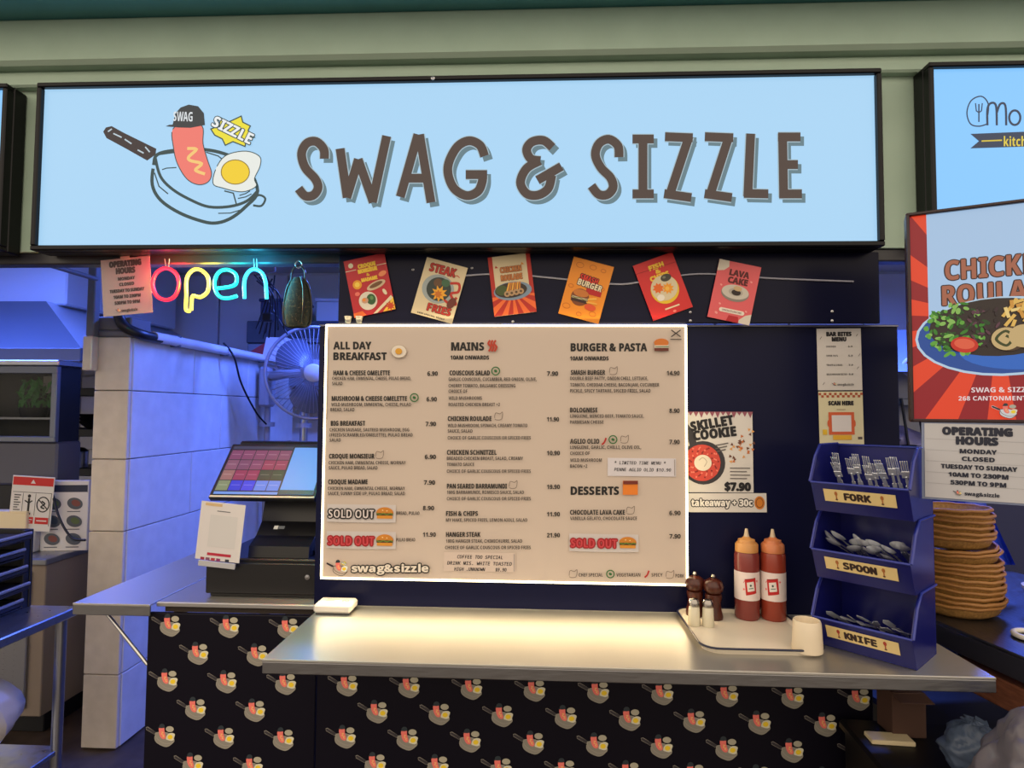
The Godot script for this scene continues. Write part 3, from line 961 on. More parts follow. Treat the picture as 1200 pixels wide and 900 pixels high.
func signs() -> void:
	# main sign
	var o := light_box("shop_sign", "wide pale blue backlit shop sign with pan emblem and brown capitals", -1.560, 0.992, 2.035, 2.560, -1.80, Color(0.63, 0.805, 0.935), 1.0)
	var p := pixel_print(o.position, -1.806)
	p.z = -0.0055
	p.step = 0.0005
	var brown := Color(0.32, 0.25, 0.235)
	var shade := Color(0.45, 0.60, 0.66)
	var a := func(s: Array) -> Array:
		var out := []
		for q in v2(s):
			out.append(Vector2(340 + q.x / 3.3333, 100 + q.y / 3.3333))
		return out
	var b := func(s: Array) -> Array:
		var out := []
		for q in v2(s):
			out.append(Vector2(660 + q.x / 3.0, 60 + q.y / 3.0))
		return out
	var strokes := []
	strokes.append(smooth(a.call([135, 288, 132, 250, 102, 221, 66, 228, 46, 268, 60, 322, 100, 368, 110, 402, 92, 430, 60, 433, 34, 404]), 6))
	for s in [[196, 248, 224, 440], [222, 440, 268, 290], [266, 290, 326, 458], [322, 458, 378, 199], [431, 437, 500, 193], [506, 193, 551, 459]]:
		strokes.append(a.call(s))
	strokes.append(a.call([462, 364, 530, 364]))
	strokes.append(smooth(a.call([760, 278, 742, 236, 700, 218, 655, 240, 622, 298, 618, 350, 642, 405, 690, 432, 733, 416, 750, 380, 752, 352]), 6))
	strokes.append(a.call([770, 350, 686, 350]))
	strokes.append(smooth(a.call([1024, 244, 990, 217, 946, 222, 924, 252, 940, 288, 978, 296]), 6))
	strokes.append(smooth(a.call([976, 296, 924, 326, 900, 380, 924, 424, 968, 430, 1008, 404, 1022, 352]), 6))
	strokes.append(a.call([966, 372, 1060, 318]))
	strokes.append(smooth(b.call([196, 374, 192, 334, 160, 311, 126, 326, 113, 366, 132, 410, 166, 446, 175, 480, 155, 505, 124, 504, 99, 474]), 6))
	for s in [[280, 300, 280, 515], [243, 310, 318, 310], [243, 503, 318, 503], [357, 302, 455, 306], [442, 300, 372, 512], [354, 502, 450, 516], [497, 302, 597, 306], [582, 300, 514, 512], [496, 502, 592, 516], [658, 291, 648, 512], [634, 501, 720, 503], [770, 290, 774, 515], [754, 303, 833, 303], [772, 400, 824, 400], [758, 503, 838, 503]]:
		strokes.append(b.call(s))
	for s in strokes:
		var moved := []
		for q in s:
			moved.append(q + Vector2(4.4, 4.6))
		p.line(moved, 11.0, shade)
	p.up()
	for s in strokes:
		p.line(s, 12.6, Color(0.78, 0.90, 0.96))
	p.up()
	for s in strokes:
		p.line(s, 10.4, brown)
	printed("lettering", p, o, 0.55)
	p = pixel_print(o.position, -1.806)
	p.z = -0.0055
	p.step = 0.0005
	emblem(p, Vector2(110 + 590 / 5.625, 110 + 460 / 5.625), 1.0 / 5.625, null, Color(0.13, 0.26, 0.28), true)
	printed("emblem", p, o, 0.85)
	# a screw in the middle of the top rail
	part("screw", Shape.new().lathe([Vector2(0.006, 0), Vector2(0.006, 0.002), Vector2(0, 0.004)], 10, Transform3D(Basis(Vector3.RIGHT, PI / 2), Vector3(-0.04, 0.253, 0.010))), mat("zinc screw", Color(0.7, 0.7, 0.72), 0.3, 1.0), o)

	# neighbours' signs, cut by the frame of the picture
	o = light_box("neighbour_sign", "sky blue backlit sign with dark script and ribbon beside the green wall", 1.125, 2.60, 2.045, 2.575, -1.80, Color(0.50, 0.76, 0.98), 1.0)
	area("neighbour_sign_glow", Vector3(1.86, 2.31, -1.785), Vector3.BACK, Vector2(1.4, 0.46), Color(0.6, 0.82, 1.0), 0.2)
	p = pixel_print(o.position, -1.806)
	p.z = -0.0055
	var navy := Color(0.16, 0.24, 0.36)
	p.line(smooth(v2([1158, 145, 1147, 148, 1137, 145, 1133, 132, 1138, 118, 1150, 113, 1158, 122, 1157, 138])), 1.5, navy)
	p.line(v2([1147, 122, 1147, 143]), 1.6, navy)
	p.line(v2([1143, 121, 1144, 130, 1147, 132, 1150, 130, 1151, 121]), 1.3, navy)
	p.line(smooth(v2([1157, 147, 1157, 128, 1161, 121, 1167, 124, 1168, 147])), 2.6, navy)
	p.line(smooth(v2([1168, 132, 1172, 122, 1178, 124, 1179, 147])), 2.6, navy)
	p.ring(Vector2(1189, 138), 6.5, 8.5, 2.6, navy)
	p.ring(Vector2(1208, 138), 6.5, 8.5, 2.6, navy)
	p.poly(v2([1137, 157, 1260, 152, 1260, 170, 1137, 174, 1147, 165.5]), navy)
	p.up()
	p.line(v2([1150, 165.5, 1174, 164.5]), 1.6, Color(0.95, 0.85, 0.25))
	write(p, "kitchen", 1176, 1216, 166, 11, Color(0.97, 0.88, 0.3))
	printed("lettering", p, o, 0.7)
	o = light_box("neighbour_sign", "grey unlit edge of a sign box at the left of the green fascia", -3.1, -1.655, 2.035, 2.56, -1.80, Color(0.42, 0.43, 0.42), 0.3)

	# neon letters hanging under the sign, each a tube of its own colour
	var zn := -1.860
	var base := thing("neon_sign", "glowing neon tube sign with red, yellow, green and cyan letters", "neon sign", place(pz(247, 304, zn)))
	var q := func(s: Array) -> Array:
		var out := []
		for t in v2(s):
			out.append(pz(140 + t.x / 4.615, 290 + t.y / 4.615, zn) - base.position)
		return out
	var tubes := [
		["letter_o", smooth(q.call([252, 112, 305, 140, 322, 200, 300, 262, 252, 284, 202, 262, 180, 200, 200, 138]), 6, true), Color(1.0, 0.13, 0.22), true],
		["letter_p", smooth(q.call([382, 344, 360, 335, 362, 260, 364, 170, 395, 124, 440, 122, 480, 165, 478, 235, 440, 268, 402, 262, 392, 276, 388, 340]), 6), Color(1.0, 0.90, 0.30), false],
		["letter_e", smooth(q.call([528, 222, 600, 212, 632, 192, 628, 145, 585, 120, 540, 132, 516, 175, 518, 230, 545, 268, 590, 274, 636, 262]), 6), Color(0.10, 0.86, 0.78), false],
		["letter_n", smooth(q.call([676, 276, 676, 180, 700, 130, 735, 118, 772, 140, 790, 190, 796, 278]), 6), Color(0.20, 0.82, 1.0), false],
	]
	for t in tubes:
		part(t[0], Shape.new().tube(t[1], 0.0056, 10, t[3]), glow("neon tube " + t[0], t[2], 2.6), base)
		var mid := Vector3.ZERO
		for v in t[1]:
			mid += v / t[1].size()
		omni("neon_glow", base.position + mid + Vector3(0, 0.02, 0.015), t[2], 0.09, 0.03)
	for s in [[252, 112, 245, 60], [265, 112, 270, 60], [730, 118, 725, 60], [745, 120, 742, 60]]:
		part("hanger", Shape.new().tube(q.call(s), 0.0016, 5), mat("clear bracket", Color(0.5, 0.5, 0.52), 0.3), base)

	# hanging poster light box at the right, turned towards the middle of the counter
	var w := 0.36
	var h := 0.52
	var left := pz(1064, 374, -1.56)
	var yaw := -26.0
	var bs := Basis(Vector3.UP, deg_to_rad(yaw))
	o = thing("poster_light_box", "hanging backlit poster of chicken roulade with red sunburst border", "light box", Transform3D(bs, left + bs * Vector3(w * 0.5, 0, 0) + Vector3(0, 0.005, 0)))
	var fr := mat("maroon frame", Color(0.16, 0.05, 0.07), 0.35)
	part("case", Shape.new().box(Vector3(0, 0, -0.03), Vector3(w, h, 0.05), 0.004), fr, o)
	part("frame", Shape.new().box(Vector3(0, h * 0.5 - 0.004, 0), Vector3(w, 0.008, 0.014), 0.002).box(Vector3(0, -h * 0.5 + 0.004, 0), Vector3(w, 0.008, 0.014), 0.002).box(Vector3(w * 0.5 - 0.004, 0, 0), Vector3(0.008, h, 0.014), 0.002).box(Vector3(-w * 0.5 + 0.004, 0, 0), Vector3(0.008, h, 0.014), 0.002), fr, o)
	part("bracket", Shape.new().box(Vector3(0.05, -0.02, -0.30), Vector3(0.04, 0.04, 0.50), 0.004), mat("black sign frame", Color.WHITE), o)
	p = sheet_print(w, h, 100.0, -0.004)
	roulade(p, 100.0, h / w * 100.0)
	printed("lit_print", p, o, 0.72)
	area("poster_glow", o.transform * Vector3(0, 0, 0.02), bs * Vector3.BACK, Vector2(0.33, 0.48), Color(1.0, 0.75, 0.68), 0.02)


# Artwork of the roulade poster in units across the sheet; hh is its height in the same units.
func roulade(p: Print, ww: float, hh: float) -> void:
	var deep := Color(0.60, 0.06, 0.12)
	var bright := Color(0.95, 0.27, 0.14)
	p.rect(0, 0, ww, hh, deep)
	p.up()
	var c := Vector2(ww * 0.5, hh * 0.53)
	for k in 14:
		var a0 := TAU * (k + 0.25) / 14.0
		var a1 := TAU * (k + 0.75) / 14.0
		var poly := PackedVector2Array([c, c + Vector2.from_angle(a0) * 120.0, c + Vector2.from_angle(a1) * 120.0])
		for part_ in Geometry2D.intersect_polygons(poly, PackedVector2Array([Vector2(0, 0), Vector2(ww, 0), Vector2(ww, hh), Vector2(0, hh)])):
			p.poly(Array(part_), bright)
	p.up()
	p.rect(12, 2, 88, hh * 0.56, Color(0.70, 0.83, 0.97))
	p.up()
	var bw := Color(0.42, 0.20, 0.14)
	for s in [["CHICKEN", 22, 80, 42.0], ["ROULADE", 20, 82, 59.0]]:
		write(p, s[0], s[1], s[2], s[3], 13.0, Color(0.20, 0.10, 0.10), null, 0.0, 0.9)
	p.up()
	for s in [["CHICKEN", 22, 80, 42.0], ["ROULADE", 20, 82, 59.0]]:
		write(p, s[0], s[1], s[2], s[3], 13.0, Color(0.68, 0.40, 0.30), null, 0.0, 0.2)
	# plate with salad, fries, tomato and slices
	var pc := Vector2(51, 88)
	p.disc(pc, 47, 26, Color(0.75, 0.86, 0.95))
	p.up()
	p.disc(pc, 45.5, 24.4, Color(0.10, 0.30, 0.62))
	p.up()
	p.disc(pc + Vector2(10, 9), 33, 13, Color(0.16, 0.42, 0.80))
	p.up()
	var r := RandomNumberGenerator.new()
	r.seed = 5
	p.disc(pc + Vector2(-2, -6), 37, 19, Color(0.16, 0.11, 0.10))
	p.up()
	for k in 110:
		var q := pc + Vector2(-24, -6) + Vector2.from_angle(r.randf() * TAU) * Vector2(17, 18) * sqrt(r.randf())
		p.disc(q, 1.2 + r.randf() * 1.8, 0.7 + r.randf() * 0.8, [Color(0.20, 0.50, 0.12), Color(0.38, 0.66, 0.22), Color(0.10, 0.28, 0.08), Color(0.55, 0.75, 0.35)][k % 4], r.randf() * 3.0, 8)
		if k % 28 == 27:
			p.up()
	for k in 40:
		var q := pc + Vector2(-8, -7) + Vector2.from_angle(r.randf() * TAU) * Vector2(10, 13) * sqrt(r.randf())
		p.disc(q, 1.0 + r.randf() * 1.4, 0.8, [Color(0.20, 0.10, 0.14), Color(0.36, 0.20, 0.26), Color(0.14, 0.09, 0.10)][k % 3], r.randf() * 3.0, 8)
	p.up()
	for k in 34:
		var q := pc + Vector2(2 + r.randf() * 26, -24 + r.randf() * 17)
		var d := Vector2.from_angle(-1.9 + r.randf() * 1.7) * (5 + r.randf() * 5)
		p.line([q - d * 0.5, q + d * 0.5], 1.9, [Color(0.93, 0.74, 0.36), Color(0.85, 0.60, 0.24), Color(0.97, 0.84, 0.52)][k % 3])
		if k % 12 == 11:
			p.up()
	p.up()
	for k in 5:
		var q := pc + Vector2(2 + k * 9.0, 2 - k * 1.4)
		p.disc(q + Vector2(2, 0), 8.5, 8, Color(0.30, 0.20, 0.12))
		p.up()
		p.disc(q, 7.6, 7.4, Color(0.82, 0.70, 0.48))
		p.up()
		if k == 0:
			p.line(smooth([q + Vector2(5, 0), q + Vector2(0, -5), q + Vector2(-5, 0), q + Vector2(0, 4.4), q + Vector2(3, 0.5), q + Vector2(0, -2)]), 1.6, Color(0.22, 0.26, 0.10))
	p.disc(pc + Vector2(-20, 5), 7.5, 5.2, Color(0.82, 0.16, 0.10), 0.2)
	p.up()
	p.disc(pc + Vector2(-20, 4.4), 5.6, 3.4, Color(0.93, 0.38, 0.26), 0.2)
	p.up()
	write(p, "SWAG & SIZZLE", 34, 67, 123, 3.2, Color(0.97, 0.90, 0.90))
	write(p, "268 CANTONMENT ROAD", 27, 74, 128.5, 2.8, Color(0.97, 0.90, 0.90))
	emblem(p, Vector2(51, 136.5), 0.0125, Color(0.85, 0.84, 0.84), Color(0.25, 0.12, 0.14), false)


# ------------------------------------------------------------------ counters, dark panels and the patterned front
func front() -> void:
	var steel_m := mat("counter steel", Color(0.74, 0.73, 0.71), 0.36, 1.0)
	steel_m.anisotropy_enabled = true
	steel_m.anisotropy = -0.85
	var edge := steel("counter edge steel", Color(0.55, 0.55, 0.56), 0.42, Vector3(2, 30, 60))
	# serving counter
	var o := thing("serving_counter", "long stainless steel serving counter below the menu board", "counter", place(Vector3(0.192, COUNTER, -1.692)))
	part("top_sheet", Shape.new().box(Vector3(0, -0.003, 0), Vector3(1.715, 0.006, 0.415), 0.001), steel_m, o)
	part("front_lip", Shape.new().box(Vector3(0, -0.0205, 0.2035), Vector3(1.715, 0.029, 0.008), 0.002), edge, o)
	part("end_lip", Shape.new().box(Vector3(0.853, -0.0205, 0), Vector3(0.008, 0.029, 0.40), 0.002), edge, o)
	part("end_lip", Shape.new().box(Vector3(-0.853, -0.0205, 0), Vector3(0.008, 0.029, 0.40), 0.002), edge, o)
	part("core", Shape.new().box(Vector3(0, -0.020, -0.005), Vector3(1.69, 0.026, 0.39)), mat("plywood core", Color(0.20, 0.16, 0.13), 0.8), o)
	for x in [-0.56, 0.72]:
		part("bracket", Shape.new().box(Vector3(x, -0.048, -0.08), Vector3(0.03, 0.03, 0.24), 0.003).box(Vector3(x, -0.09, -0.185), Vector3(0.03, 0.10, 0.012), 0.002), mat("pale bracket", Color(0.62, 0.60, 0.60), 0.45, 0.4), o)
		part("bracket_arm", Shape.new().tube([Vector3(x + 0.02, -0.06, 0.02), Vector3(x + 0.02, -0.16, -0.18)], 0.006, 6), mat("pale bracket", Color.WHITE), o)

	# steel work counter behind, carrying the till, and its side flap with a folding strut
	o = thing("till_counter", "stainless steel work counter under the cash drawer", "counter", place(Vector3(-0.1, COUNTER, -2.26)))
	part("top_sheet", Shape.new().box(Vector3(0, -0.003, 0), Vector3(2.18, 0.006, 0.72), 0.001), steel_m, o)
	part("front_lip", Shape.new().box(Vector3(0, -0.007, 0.362), Vector3(2.18, 0.012, 0.006), 0.001), mat("bright lip", Color(0.8, 0.8, 0.8), 0.3, 0.9), o)
	part("core", Shape.new().box(Vector3(0, -0.02, 0), Vector3(2.14, 0.026, 0.70)), mat("plywood core", Color.WHITE), o)
	for x in [-1.05, 1.05]:
		for z in [-0.32, 0.30]:
			part("leg", Shape.new().tube([Vector3(x, -0.95, z), Vector3(x, -0.03, z)], 0.02, 10), edge, o)
	o = thing("counter_flap", "stainless steel side flap beside the till with a folding strut", "counter flap", place(Vector3(-1.318, COUNTER, -2.22)))
	part("top_sheet", Shape.new().box(Vector3(0, -0.003, 0), Vector3(0.246, 0.006, 0.70), 0.001), steel_m, o)
	part("front_lip", Shape.new().box(Vector3(0, -0.020, 0.346), Vector3(0.246, 0.032, 0.008), 0.002), edge, o)
	part("side_lip", Shape.new().box(Vector3(-0.119, -0.020, 0), Vector3(0.008, 0.032, 0.69), 0.002), edge, o)
	part("strut", Shape.new().tube([pz(126, 720, -1.93) - o.position, pz(173, 779, -1.91) - o.position], 0.0055, 8), mat("bright lip", Color.WHITE), o)

	# patterned black front panels
	var black := mat("black laminate", Color(0.055, 0.045, 0.095), 0.42)
	black.metallic_specular = 0.3
	for k in 2:
		var x0: float = [-1.213, -0.676][k]
		var x1: float = [-0.680, 0.985][k]
		var w := x1 - x0
		o = thing("front_panel", ["narrow black front panel with pan emblems below the till", "wide black front panel with pan emblems below the serving counter"][k], "panel", place(Vector3((x0 + x1) * 0.5, 0, -1.892)))
		part("board", Shape.new().box(Vector3(0, 0.455, -0.008), Vector3(w, 0.91 if k else 0.925, 0.016), 0.002), black, o)
		var p := pixel_print(o.position, -1.884)
		p.z = 0.0007
		p.step = 0.00015
		var z0 := p.z
		# emblems: one lattice of rows, every other row shifted by half
		var cx: float = [0.186, 0.1905][k]
		var first: Vector3 = [pz(193, 733, -1.884), pz(401, 803, -1.884) - Vector3(0, 0, 0)][k]
		var lim := Rect2(x0 + 0.05, 0.0, w - 0.10, 0.90)
		var cols := 12
		for row in 13:
			for col in cols:
				var X := first.x + col * cx + (cx * 0.5 if row % 2 else 0.0) - row * 0.0015 - (cx if k else 0.0) * float(row % 2)
				var Y: float = first.y - row * [0.0835, 0.0775][k]
				if not lim.grow(0.012).has_point(Vector2(X, Y)):
					continue
				var q := Print.new()
				q.skin = p.skin
				q.z = z0
				q.step = p.step
				var ox := X - o.position.x
				q.to = func(t: Vector2) -> Vector2: return Vector2(t.x + ox, Y - t.y)
				emblem(q, Vector2.ZERO, 0.0000885, Color(0.56, 0.54, 0.50), Color(0.62, 0.60, 0.55), false, Color(0.20, 0.18, 0.20))
		printed("emblem_print", p, o)

	# dark laminate panels behind the counter
	var navy := mat("navy laminate", Color(0.065, 0.075, 0.19), 0.30)
	navy.metallic_specular = 0.25
	o = thing("laminate_partition", "dark navy laminate panel behind the menu board and bins", "panel", place(Vector3(0.195, COUNTER, -1.915)))
	part("board", Shape.new().box(Vector3(0, 0.433, 0), Vector3(1.78, 0.868, 0.022), 0.002), navy, o)
	part("top_trim", Shape.new().box(Vector3(0, 0.869, 0.004), Vector3(1.78, 0.006, 0.026), 0.001), mat("steel trim", Color(0.5, 0.5, 0.55), 0.35, 0.9), o)
	var header_m := mat("header laminate", Color(0.07, 0.075, 0.17), 0.25)
	header_m.metallic_specular = 0.25
	o = thing("poster_header_board", "dark glossy header panel below the shop sign carrying small posters", "panel", place(Vector3(0.195, 1.80, -1.876)))
	part("board", Shape.new().box(Vector3(0, 0.130, 0), Vector3(1.64, 0.215, 0.014), 0.002), header_m, o)
	for s in [[809, 366], [809, 376], [975, 365], [975, 376], [601, 377], [484, 316], [553, 314]]:
		var c := pz(s[0], s[1], -1.869) - o.position
		part("screw", Shape.new().lathe([Vector2(0.0042, 0), Vector2(0.0042, 0.001), Vector2(0, 0.003)], 10, Transform3D(Basis(Vector3.RIGHT, PI / 2), c)), mat("zinc screw", Color.WHITE), o)
	var pts := []
	for s in [[545, 323], [590, 321], [650, 326], [720, 333], [760, 329], [820, 321], [900, 326], [1000, 330]]:
		pts.append(pz(s[0], s[1], -1.8660))
	var cable := part("header_cable", Shape.new().tube(smooth(pts, 6), 0.0028, 6), mat("grey cable", Color(0.62, 0.62, 0.68), 0.4), self)
	tag(cable, "thin grey cable stapled across the dark header panel behind the posters", "cable")


# ------------------------------------------------------------------ the menu board
func menu_board() -> void:
	var zc := -1.862
	var a := pz(387, 382.5, zc)
	var b := pz(802, 382.5, zc)
	var c := pz(805, 681, zc)
	var d := pz(374, 679.5, zc)
	var x0 := (a.x + d.x) * 0.5
	var x1 := (b.x + c.x) * 0.5
	var y1 := (a.y + b.y) * 0.5
	var y0 := (c.y + d.y) * 0.5
	var w := x1 - x0
	var h := y1 - y0
	var o := thing("menu_board", "large cream menu board edged with a glowing light strip", "menu board", place(Vector3((x0 + x1) * 0.5, (y0 + y1) * 0.5, zc)))
	part("board", Shape.new().box(Vector3(0, 0, -0.012), Vector3(w, h, 0.024), 0.001), mat("menu board face", Color(0.80, 0.735, 0.68), 0.55), o)
	part("spacer", Shape.new().box(Vector3(0, 0, -0.0325), Vector3(w - 0.1, h - 0.1, 0.017)), mat("plywood core", Color.WHITE), o)
	var e := 0.006
	for s in [[Vector3(0, h * 0.5 + e * 0.5, -0.004), Vector3(w + 2 * e, e, 0.012)], [Vector3(0, -h * 0.5 - e * 0.5, -0.004), Vector3(w + 2 * e, e, 0.012)], [Vector3(w * 0.5 + e * 0.5, 0, -0.004), Vector3(e, h, 0.012)], [Vector3(-w * 0.5 - e * 0.5, 0, -0.004), Vector3(e, h, 0.012)]]:
		part("light_strip", Shape.new().box(s[0], s[1], 0.002), glow("menu light strip", Color(1.0, 0.93, 0.74), 6.0), o)
	var p := pixel_print(o.position, zc)
	p.z = 0.0006
	var ik := Color(0.10, 0.085, 0.08)
	var soft := Color(0.17, 0.14, 0.13)
	# headings: text, left, right, middle, height
	for s in [["ALL DAY", 391, 435, 405, 8.4], ["BREAKFAST", 391, 453, 417.5, 8.4], ["MAINS", 529, 567, 406, 9.0], ["BURGER & PASTA", 669, 758, 407, 8.8], ["DESSERTS", 669, 725, 575, 9.2]]:
		write(p, s[0], s[1], s[2], s[3], s[4], ik, null, 0.0, 0.35)
	for s in [["10AM ONWARDS", 528, 573, 419], ["10AM ONWARDS", 668, 713, 420]]:
		write(p, s[0], s[1], s[2], s[3], 4.6, ik, null, 0.0, 0.15)
	# dishes: name, left, right, middle, price, price left, price right
	for s in [
		["HAM & CHEESE OMELETTE", 391, 457, 437, "6.90", 501, 513], ["MUSHROOM & CHEESE OMELETTE", 389, 477, 467, "6.90", 500, 512], ["BIG BREAKFAST", 388, 428, 496, "7.90", 499, 511], ["CROQUE MONSIEUR", 386, 439, 534.5, "6.90", 498, 511], ["CROQUE MADAME", 385, 431, 564.5, "7.90", 497, 510],
		["COUSCOUS SALAD", 527, 574, 437, "7.90", 641, 654], ["CHICKEN ROULADE", 525, 576, 490.5, "11.90", 641, 655], ["CHICKEN SCHNITZEL", 524, 582, 530, "10.90", 641, 656], ["PAN SEARED BARRAMUNDI", 524, 594, 569.5, "19.90", 641, 656], ["FISH & CHIPS", 523, 560, 601.5, "11.90", 641, 656], ["HANGER STEAK", 523, 563, 626, "21.90", 641, 656],
		["SMASH BURGER", 669, 709, 436.5, "14.90", 781, 796], ["BOLOGNESE", 668, 700, 480.5, "8.90", 784, 796], ["AGLIO OLIO", 668, 702, 517, "7.90", 784, 796], ["CHOCOLATE LAVA CAKE", 668, 732, 600, "6.90", 784, 797],
	]:
		write(p, s[0], s[1], s[2], s[3], 5.4, ik, null, 0.0, 0.12)
		write(p, s[4], s[5], s[6], s[3] + 0.8, 5.0, ik, null, 0.0, 0.08)
	for s in [["8.90", 496, 509, 595], ["11.90", 496, 511, 626], ["7.90", 784, 797, 628]]:
		write(p, s[0], s[1], s[2], s[3], 5.0, ik, null, 0.0, 0.08)
	for s in [
		["CHICKEN HAM, EMMENTAL, CHEESE, PULAO BREAD,", 390, 482, 443.5], ["SALAD", 390, 402, 449.5], ["WILD MUSHROOM, EMMENTAL, CHEESE, PULAO", 389, 482, 474], ["BREAD, SALAD", 388, 416, 480], ["CHICKEN SAUSAGE, SAUTEED MUSHROOM, EGG", 387, 480, 503.5], ["(FRIED/SCRAMBLED/OMELETTE), PULAO BREAD", 387, 484, 509.5], ["SALAD", 387, 400, 515.5],
		["CHICKEN HAM, EMMENTAL CHEESE, MORNAY", 386, 476, 542], ["SAUCE, PULAO BREAD, SALAD", 386, 443, 548], ["CHICKEN HAM, EMMENTAL CHEESE, MORNAY", 385, 475, 572], ["SAUCE, SUNNY SIDE UP, PULAO BREAD, SALAD", 385, 475, 578], ["BREAD, PULAO", 465, 492, 601], ["PULAO BREAD", 465, 487, 632],
		["GARLIC COUSCOUS, CUCUMBER, RED ONION, OLIVE,", 526, 629, 444.5], ["CHERRY TOMATO, BALSAMIC DRESSING", 526, 604, 452], ["CHOICE OF", 526, 548, 458.5], ["WILD MUSHROOMS", 526, 565, 466.5], ["ROASTED CHICKEN BREAST +2", 526, 586, 474], ["WILD MUSHROOM, SPINACH, CREAMY TOMATO", 525, 618, 498.5], ["SAUCE, SALAD", 525, 554, 505], ["CHOICE OF GARLIC COUSCOUS OR SPICED FRIES", 525, 622, 513],
		["BREADED CHICKEN BREAST, SALAD, CREAMY", 524, 613, 537], ["TOMATO SAUCE", 524, 556, 544], ["CHOICE OF GARLIC COUSCOUS OR SPICED FRIES", 524, 622, 552], ["160G BARRAMUNDI, ROMESCO SAUCE, SALAD", 524, 614, 576.5], ["CHOICE OF GARLIC COUSCOUS OR SPICED FRIES", 524, 622, 584], ["MY HAKE, SPICED FRIES, LEMON AIOLI, SALAD", 523, 618, 609], ["180G HANGER STEAK, CHIMICHURRI, SALAD", 523, 612, 633.5], ["CHOICE OF GARLIC COUSCOUS OR SPICED FRIES", 522, 622, 641],
		["DOUBLE BEEF PATTY, ONION CHILI, LETTUCE,", 668, 759, 443.5], ["TOMATO, CHEDDAR CHEESE, BACON JAM, CUCUMBER", 668, 772, 451], ["PICKLE, SPICY TARTARE, SPICED FRIES, SALAD", 668, 762, 458], ["LINGUINE, MINCED BEEF, TOMATO SAUCE,", 668, 754, 487.5], ["PARMESAN CHEESE", 668, 707, 494.5], ["LINGUINE, GARLIC, CHILLI, OLIVE OIL,", 668, 751, 524], ["CHOICE OF", 668, 691, 531], ["WILD MUSHROOM", 668, 705, 539], ["BACON +2", 668, 688, 546],
		["VANILLA GELATO, CHOCOLATE SAUCE", 668, 746, 607], ["CHEF SPECIAL", 678, 706, 673], ["VEGETARIAN", 722, 750, 673], ["SPICY", 763, 776, 673], ["PORK", 791, 801, 674],
	]:
		write(p, s[0], s[1], s[2], s[3], 3.9, soft)
	# little icons
	var leafy := Color(0.18, 0.42, 0.20)
	for s in [[486, 466, 4.6], [581, 435, 4.6], [718, 515, 4.6], [715, 672, 4.4]]:
		p.ring(Vector2(s[0], s[1]), s[2], s[2], 1.3, leafy, 18)
		p.disc(Vector2(s[0], s[1]), s[2] * 0.45, s[2] * 0.35, leafy, 0.5, 10)
	for s in [[445, 533], [584, 488], [601, 568], [718, 435], [731, 515], [738, 598], [671, 672], [784, 673]]:
		p.line(smooth(v2([s[0] - 4, s[1] + 2, s[0] - 3, s[1] - 4, s[0] + 2, s[1] - 3, s[0] + 5, s[1] - 5, s[0] + 4, s[1] + 3, s[0] - 2, s[1] + 4]), 4, true), 0.7, Color(0.48, 0.42, 0.38))
	for s in [[708, 517], [758, 672]]:
		p.line(smooth(v2([s[0] - 3, s[1] + 4, s[0], s[1] + 1, s[0] + 2, s[1] - 4])), 2.0, Color(0.70, 0.12, 0.10))
	p.disc(Vector2(468, 412), 9.0, 7.5, Color(0.90, 0.86, 0.80), 0.3)
	p.ring(Vector2(468, 412), 9.0, 7.5, 0.5, Color(0.66, 0.58, 0.50))
	for k in 3:
		p.line(smooth(v2([574.5 + k * 3.3, 399, 572.5 + k * 3.3, 403, 575.5 + k * 3.3, 407, 573 + k * 3.3, 412])), 2.3, Color(0.72, 0.22, 0.12))
	p.disc(Vector2(774.5, 402), 8.5, 5.0, Color(0.82, 0.46, 0.16))
	p.rect(766.5, 405, 783, 408, Color(0.92, 0.88, 0.82))
	p.rect(766.5, 408, 783, 411.5, Color(0.40, 0.16, 0.10))
	p.rect(729.5, 563, 747, 579.5, Color(0.90, 0.50, 0.14))
	p.line(v2([786, 387, 797, 395]), 1.2, soft)
	p.line(v2([797, 387, 786, 395]), 1.2, soft)
	p.line(v2([785, 398, 798, 398]), 1.0, soft)
	emblem(p, Vector2(396, 664.5), 0.024, null, Color(0.12, 0.10, 0.10), false)
	p.up()
	p.disc(Vector2(468, 412), 4.0, 3.6, Color(0.86, 0.62, 0.16))
	p.rect(730, 563, 747, 567, Color(0.45, 0.16, 0.10))
	p.line(v2([767, 406.5, 783, 406.5]), 0.9, Color(0.30, 0.45, 0.15))
	write(p, "swag&sizzle", 413.5, 502.5, 665, 8.6, Color(0.13, 0.11, 0.10), null, 0.0, 1.7)
	p.up()
	write(p, "swag&sizzle", 413.5, 502.5, 665, 8.6, Color(0.90, 0.86, 0.80), null, 0.0, 0.25)
	printed("lettering", p, o)
	part("crease", Shape.new().box(Vector3(pz(380, 420, zc).x - o.position.x + 0.012, 0.22, 0.0008), Vector3(0.002, 0.25, 0.0012)), mat("crease film", Color(0.70, 0.64, 0.58), 0.5), o)

	# stickers and notes stuck on the board
	var red := Color(0.62, 0.07, 0.11)
	for k in 3:
		var q: Array = [[384, 464, 590.5, 612], [383.5, 464, 622, 643], [667, 748, 625, 646.5]][k]
		var ca := pz(q[0], q[2], zc)
		var cb := pz(q[1], q[3], zc)
		var sw := cb.x - ca.x
		var shh := ca.y - cb.y
		var s := thing("sold_out_sticker", ["white sticker with black-outlined sold-out letters on the breakfast list", "white sticker with red sold-out letters at the end of the breakfast list", "white sticker with red sold-out letters in the desserts list"][k], "sticker", place(Vector3((ca.x + cb.x) * 0.5, (ca.y + cb.y) * 0.5, zc + 0.0025)))
		var rows := []
